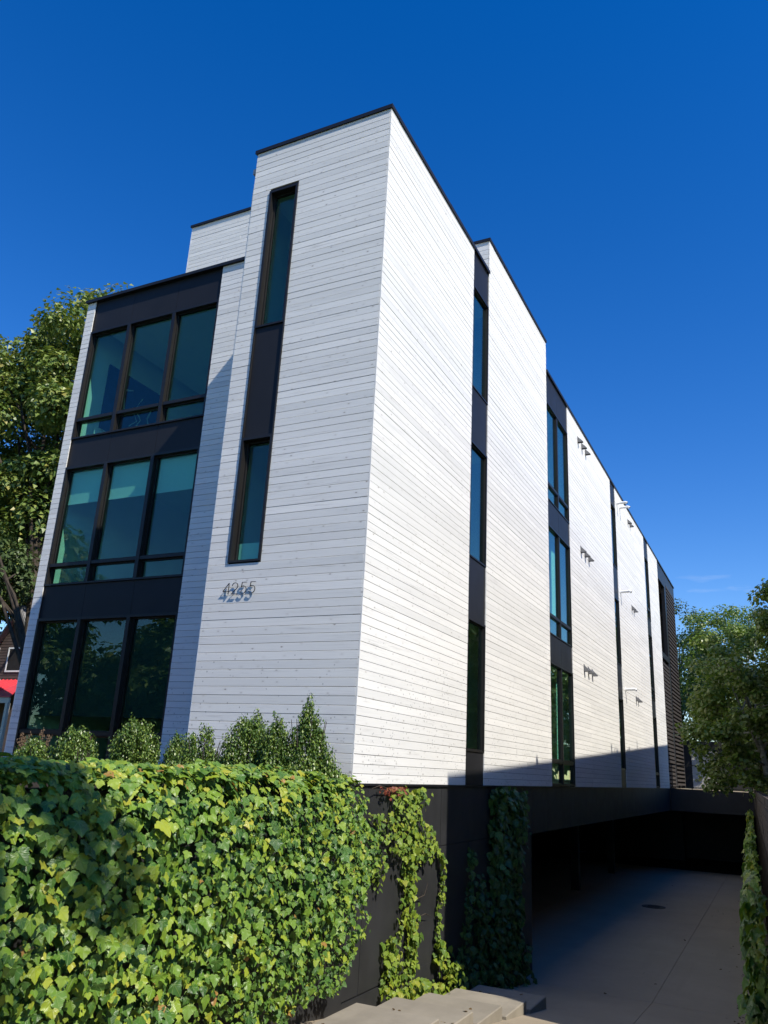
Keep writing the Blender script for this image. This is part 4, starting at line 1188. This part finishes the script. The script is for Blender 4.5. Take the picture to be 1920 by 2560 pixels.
# ------------------------------------------------------------------ trees
def tree(name, label, base, h, crown, trunk_r, mat, bark, leafV, leafF, nleaf, lsize, clumps, seed, lean=(0, 0), cr=(0.75, 1.25), limbs=9, cat='tree', group=None, first=0.35, hang=0.5):
    """crown = (cx,cy,cz, rx,ry,rz) relative to base; clumps of leaves through that volume"""
    rg = np.random.default_rng(seed); pr = random.Random(seed)
    e = empty(name, base, label, cat, group)
    cx, cy, cz, rx, ry, rz = crown
    tw = MB()
    top = Vector((cx * 0.9, cy * 0.9, cz + rz * 0.45))
    tp = [Vector((0, 0, -0.3))]
    for t in (0.2, 0.45, 0.7, 1.0):
        tp.append(Vector((lean[0] * math.sin(t * 3) + top.x * t ** 1.3, lean[1] * math.sin(t * 3) + top.y * t ** 1.3, top.z * t)))
    tr = [trunk_r * 1.25, trunk_r, trunk_r * 0.82, trunk_r * 0.52, trunk_r * 0.15]
    tw.tube(tp, tr, 10)
    C = []
    while len(C) < clumps:
        d = rg.normal(0, 1, 3); d /= np.linalg.norm(d)
        q = rg.uniform(0.30, 1.0) ** 0.55
        p = d * q * (1 + 0.10 * math.sin(5 * d[0] + 3 * d[2] + seed))
        c = np.array([cx + p[0] * rx, cy + p[1] * ry, cz + p[2] * rz])
        C.append(c)
    C = np.array(C)
    lb = MB()
    for i in range(limbs):
        j = int(rg.integers(0, clumps)); tgt = Vector(C[j])
        t = pr.uniform(first, 0.85)
        s_ = Vector((lean[0] * math.sin(t * 3) + top.x * t ** 1.3, lean[1] * math.sin(t * 3) + top.y * t ** 1.3, top.z * t))
        mid = s_.lerp(tgt, 0.5) + Vector((0, 0, 0.1 * (tgt - s_).length))
        r0 = trunk_r * (0.55 - 0.35 * t)
        lb.tube([s_, mid, tgt], [r0, r0 * 0.6, r0 * 0.15], 7)
    R = rg.uniform(cr[0], cr[1], clumps)
    per = nleaf // clumps
    P = []; Nn = []; T = []
    for c, r in zip(C, R):
        d = rg.normal(0, 1, (per, 3)); d /= np.linalg.norm(d, axis=1, keepdims=True)
        q = rg.uniform(0.0, 1, per) ** 0.45
        off = d * (q * r)[:, None] * np.array([1.0, 1.0, 0.72])
        P.append(c + off)
        Nn.append(d * 0.7 + np.array([0, 0, 0.75]) + rg.normal(0, 0.45, (per, 3)))
        T.append(d * 0.8 + np.array([0, 0, -hang]) + rg.normal(0, 0.4, (per, 3)))
    P = np.vstack(P); Nn = np.vstack(Nn); T = np.vstack(T); M = len(P)
    me = scatter_mesh('crown', leafV, leafF, P, Nn, T, rg.uniform(lsize * 0.65, lsize * 1.25, M), rg.uniform(0, 1, M), mat)
    obj('crown', me, e, kind='stuff')
    t_o = tw.build('trunk', bark, e, smooth=True)
    lb.build('limb', bark, t_o, smooth=True)
    return e

tree('maple_tree', 'tall leafy maple rising behind the left end of the building', (-19.7, 11.0, ZS), 25, (-8.6, 4.5, 15.7, 12.2, 4.8, 8.5), 0.23, M_MAPLE, M_BARK, MAP_V, MAP_F, 215000, 0.21, 400, 3, cr=(0.8, 1.7), limbs=26)
tree('yard_tree', 'dark forked tree trunk in front of the brown house with the red awning', (-15.6, 9.0, ZS), 9, (-6.6, 0.8, 8.6, 2.0, 2.0, 1.3), 0.20, M_DARKLF, M_BARK, MAP_V, MAP_F, 5000, 0.18, 16, 8, limbs=7, first=0.2)
# right-hand side
tree('aspen_tree', 'pale leaved aspen overhanging the driveway fence at the right edge', (5.0, 20.5, -0.7), 7, (-0.80, 0.3, 3.35, 1.95, 3.4, 2.9), 0.13, M_ASPEN, M_BIRCH, ASP_V, ASP_F, 21000, 0.125, 120, 21, cr=(0.28, 0.70), limbs=20, hang=0.9)
tree('aspen_tree', 'slender taller aspen at the extreme right edge above the fence', (5.5, 20.2, -0.7), 8, (-0.05, 0, 5.4, 0.55, 1.6, 3.2), 0.09, M_ASPEN, M_BIRCH, ASP_V, ASP_F, 5200, 0.125, 34, 27, cr=(0.3, 0.55), limbs=12, hang=0.9)
tree('aspen_tree', 'shimmering silver green aspen with pale stems on the rear terrace', (1.9, 47.0, 0.0), 13, (-0.2, 0, 7.4, 2.6, 2.4, 5.2), 0.13, M_ASPEN, M_BIRCH, ASP_V, ASP_F, 24000, 0.14, 120, 22, cr=(0.5, 1.0), limbs=22, hang=0.9)
tree('garden_tree', 'dark green tree close behind the slatted rear corner', (-1.6, 53.0, 0.0), 13, (0.6, 0, 7.6, 2.7, 2.6, 5.4), 0.2, M_DARKLF, M_BARK, MAP_V, MAP_F, 15000, 0.17, 80, 23, cr=(0.6, 1.2), limbs=18)
tree('aspen_tree', 'pale stemmed young aspen behind the terrace railing, right of the pale door', (3.6, 43.5, 0.0), 9, (0.3, 0, 6.6, 1.9, 2.0, 4.3), 0.10, M_ASPEN, M_BIRCH, ASP_V, ASP_F, 11000, 0.13, 60, 24, cr=(0.45, 0.9), limbs=16, hang=0.9)
tree('garden_tree', 'dark low tree filling the gap behind the terrace railing', (1.0, 56.0, 0.0), 8, (0.8, 0, 3.2, 4.6, 2.2, 3.0), 0.2, M_DARKLF, M_BARK, MAP_V, MAP_F, 12000, 0.18, 70, 25, cr=(0.7, 1.2), limbs=14)
# street trees on the photographer's side: they shade the ivy and show in the panes
STG = 'street trees seen only as shade and reflections'
tree('street_tree', 'street tree beside the driveway that shades the left part of the ivy', (10.8, -9.75, ZS), 13, (-0.8, 0.1, 13.05, 1.4, 1.5, 0.75), 0.11, M_MAPLE, M_BARK, MAP_V, MAP_F, 1500, 0.20, 13, 31, cr=(0.3, 0.6), limbs=12, group=STG)
st_lab = ['maple across the street opposite the bay', 'second maple across the street, beyond the brown house', 'third maple across the street, low and spreading', 'tallest maple far along the other side of the street',
          'smaller maple across the street from the tower', 'young kerbside tree left of the drive', 'maple across the street behind the photographer', 'bushy maple between the two street houses', 'farthest maple along the other side of the street', 'low spreading tree in the first garden over the street', 'low spreading tree in the second garden over the street', 'low spreading tree in the last garden over the street']
for i, (x, yv, s, hc) in enumerate(((-20.5, -28.0, 1.0, 5.0), (-27.5, -27.5, 1.05, 5.4), (-34.0, -28.5, 1.15, 5.6), (-48.0, -28.0, 1.6, 12.3), (-9.0, -29.0, 0.8, 4.6), (-13.5, -14.6, 0.62, 4.6), (13.0, -28.0, 1.0, 6.0), (-38.5, -32.0, 1.2, 5.5), (-55.0, -27.0, 1.3, 6.4), (-25.0, -31.0, 1.0, 3.2), (-31.0, -32.5, 1.0, 3.2), (-42.0, -31.0, 1.1, 3.6))):
    tree('street_tree', st_lab[i], (x, yv, ZS), 11, (0, 0, hc, 4.1 * s, 3.6 * s, 4.6 * s), 0.25, M_MAPLE, M_BARK, MAP_V, MAP_F, 13000, 0.50, 70, 40 + i, cr=(1.0, 1.8), limbs=10, group=STG)
for i, (x, yv, s) in enumerate(((9.4, 46.5, 1.0), (17.5, 40.0, 1.1), (13.0, 60.0, 1.2))):
    tree('garden_tree', ['garden tree behind the brick house, nearest the lane', 'tallest garden tree behind the brick house', 'farthest garden tree behind the brick house'][i],
         (x, yv, ZS), 11, (0, 0, 5.6 * s, 3.2 * s, 3.2 * s, 4.6 * s), 0.25, M_MAPLE, M_BARK, MAP_V, MAP_F, 9000, 0.36, 44, 60 + i, cr=(0.7, 1.4), limbs=10)

# ------------------------------------------------------------------ neighbouring houses
# brick flats on the right of the drive: their shadow falls across the drive and the foot of the white wall
ang = math.atan(0.055)
nb = empty('brick_flats', (7.34, 0.95, ZS), 'brown brick flats across the driveway whose shadow crosses the white wall', 'building')
nb.rotation_euler = (0, 0, ang)
HN = 8.49 - ZS
q = MB().box(0, 10, 0, 31.5, -3, HN - 0.12); q.build('wall', M_BRICK, nb)
MB().box(-0.0, 10.06, -0.06, 31.56, HN - 0.119, HN).build('coping', M_CREAM, nb)
for yv, w, hgt in ((5.9, 0.16, 0.24), (15.7, 0.14, 0.40), (16.25, 0.10, 0.24), (16.8, 0.12, 0.2), (21.3, 0.10, 0.45)):
    MB().tube([(0.15, yv, HN), (0.15, yv, HN + hgt)], w / 2, 10).build('vent_stack', M_IRON, nb)
for lv in (1.9, 5.0, 8.0):
    for yv in (3, 8, 13, 18, 23, 28):
        if lv > 7.9: continue
        w = MB().box(-0.03, 0.02, yv - 0.55, yv + 0.55, lv - 0.85, lv + 0.85).build('window', M_CREAM, nb)
        MB().box(-0.035, -0.031, yv - 0.47, yv + 0.47, lv - 0.77, lv + 0.77).build('pane', M_CANVAS, w)
        MB().box(-0.07, 0.0, yv - 0.65, yv + 0.65, lv - 0.95, lv - 0.851).build('sill', M_CREAM, w)

# brown gabled house with the red awning on the left
hs = empty('gabled_house', (-24.6, 14.0, ZS), 'brown gabled house with a red metal awning beyond the left end', 'house')
def hz(z): return z - ZS
q = MB()
q.prism([(-3.4, 0.0), (3.4, 0.0), (3.4, hz(1.5)), (0.0, hz(6.15)), (-3.4, hz(1.5))], 0.0, 9.0, lambda u, v, h: (u, h, v))
q.build('wall', M_SIDING, hs)
for k in range(26):
    zz = hz(2.9) + k * 0.125
    hw = (hz(6.1) - zz) / (hz(6.15) - hz(1.5)) * 3.4
    if hw > 0.15: MB().box(-hw, hw, -0.025, -0.002, zz, zz + 0.10).build('siding_board', M_SIDING, hs)
for s in (-1, 1):
    p = [(s * 3.75, hz(1.02)), (0.0, hz(6.18)), (0.0, hz(6.36)), (s * 3.75, hz(1.20))]
    if s < 0: p = p[::-1]
    MB().prism(p, -0.25, 9.2, lambda u, v, h: (u, h, v)).build('roof', M_SHING, hs)
    p = [(s * 3.72, hz(1.0)), (0.0, hz(6.14)), (0.0, hz(6.30)), (s * 3.72, hz(1.16))]
    if s < 0: p = p[::-1]
    MB().prism(p, -0.29, -0.26, lambda u, v, h: (u, h, v)).build('barge_board', M_SHING, hs)
MB().tube([(0, 0.5, hz(6.2)), (0, 0.5, hz(6.75))], 0.12, 10).build('chimney_pot', M_RED, hs)
for x0, x1, z0, z1 in ((-0.45, 0.55, 3.42, 4.50), (-1.95, -1.05, 3.42, 4.50)):
    w = MB(); w.box(x0, x1, -0.06, -0.03, hz(z0), hz(z0) + 0.07); w.box(x0, x1, -0.06, -0.03, hz(z1) - 0.07, hz(z1)); w.box(x0, x0 + 0.07, -0.06, -0.03, hz(z0) + 0.07, hz(z1) - 0.07); w.box(x1 - 0.07, x1, -0.06, -0.03, hz(z0) + 0.07, hz(z1) - 0.07)
    w = w.build('window', M_WHITEPVC, hs)
    MB().box(x0 + 0.07, x1 - 0.07, -0.045, -0.028, hz(z0) + 0.07, hz(z1) - 0.07).build('pane', M_DARKHOLE, w)
aw = MB()
aw.hexa([(-6.0, -1.7, hz(2.20)), (2.25, -1.7, hz(2.20)), (1.05, -0.05, hz(3.04)), (-6.0, -0.05, hz(3.04)), (-6.0, -1.7, hz(2.24)), (2.25, -1.7, hz(2.24)), (1.05, -0.05, hz(3.08)), (-6.0, -0.05, hz(3.08))])
aw = aw.build('awning', M_RED, hs)
for k in range(28):
    x = -5.9 + k * 0.25
    MB().hexa([(x, -1.7, hz(2.241)), (x + 0.03, -1.7, hz(2.241)), (x + 0.03, -0.05, hz(3.081)), (x, -0.05, hz(3.081)), (x, -1.7, hz(2.28)), (x + 0.03, -1.7, hz(2.28)), (x + 0.03, -0.05, hz(3.12)), (x, -0.05, hz(3.12))]).build('rib', M_WHITEPVC if k % 7 == 0 else M_RED, aw)
MB().box(-6.0, 2.15, -1.66, -1.58, hz(1.98), hz(2.195)).build('fascia', M_CREAM, hs)
for x in (1.98, -1.2, -4.4):
    MB().box(x, x + 0.14, -1.66, -1.52, 0.0, hz(1.98)).build('porch_post', M_CREAM, hs)
MB().box(-6.0, -3.4, 1.0, 8.0, 0.0, hz(4.6)).build('wing_wall', M_SIDING, hs)
MB().prism([(1.0, hz(4.4)), (8.2, hz(4.4)), (4.6, hz(6.2))], -9.0, -2.1, lambda u, v, h: (h, u, v)).build('wing_roof', M_SHING, hs)

# houses over the road, only ever seen in the panes
for i, (x, w, lab, m) in enumerate(((-24, 9, 'brown house across the street reflected in the lower bay windows', M_SIDING), (-37, 9, 'brick house across the street, farther along', M_BRICK), (-6, 9, 'brick house across the street facing the driveway', M_BRICK))):
    h = empty('street_house', (x, -36, ZS), lab, 'house')
    MB().prism([(-w / 2, 0), (w / 2, 0), (w / 2, 5.5), (0, 9.0), (-w / 2, 5.5)], -9, 0, lambda u, v, q_: (u, q_, v)).build('wall', m, h)
    for s in (-1, 1):
        p = [(s * (w / 2 + 0.4), 5.05), (0, 9.02), (0, 9.22), (s * (w / 2 + 0.4), 5.25)]
        if s < 0: p = p[::-1]
        MB().prism(p, -9.3, 0.35, lambda u, v, q_: (u, q_, v)).build('roof', M_SHING, h)
    for xx in (-2.6, 0, 2.6):
        for zz in (1.6, 4.3):
            wv = MB().box(xx - 0.6, xx + 0.6, 0.001, 0.05, zz - 0.8, zz + 0.8).build('window', M_WHITEPVC, h)
            MB().box(xx - 0.52, xx + 0.52, 0.052, 0.06, zz - 0.72, zz + 0.72).build('pane', M_DARKHOLE, wv)
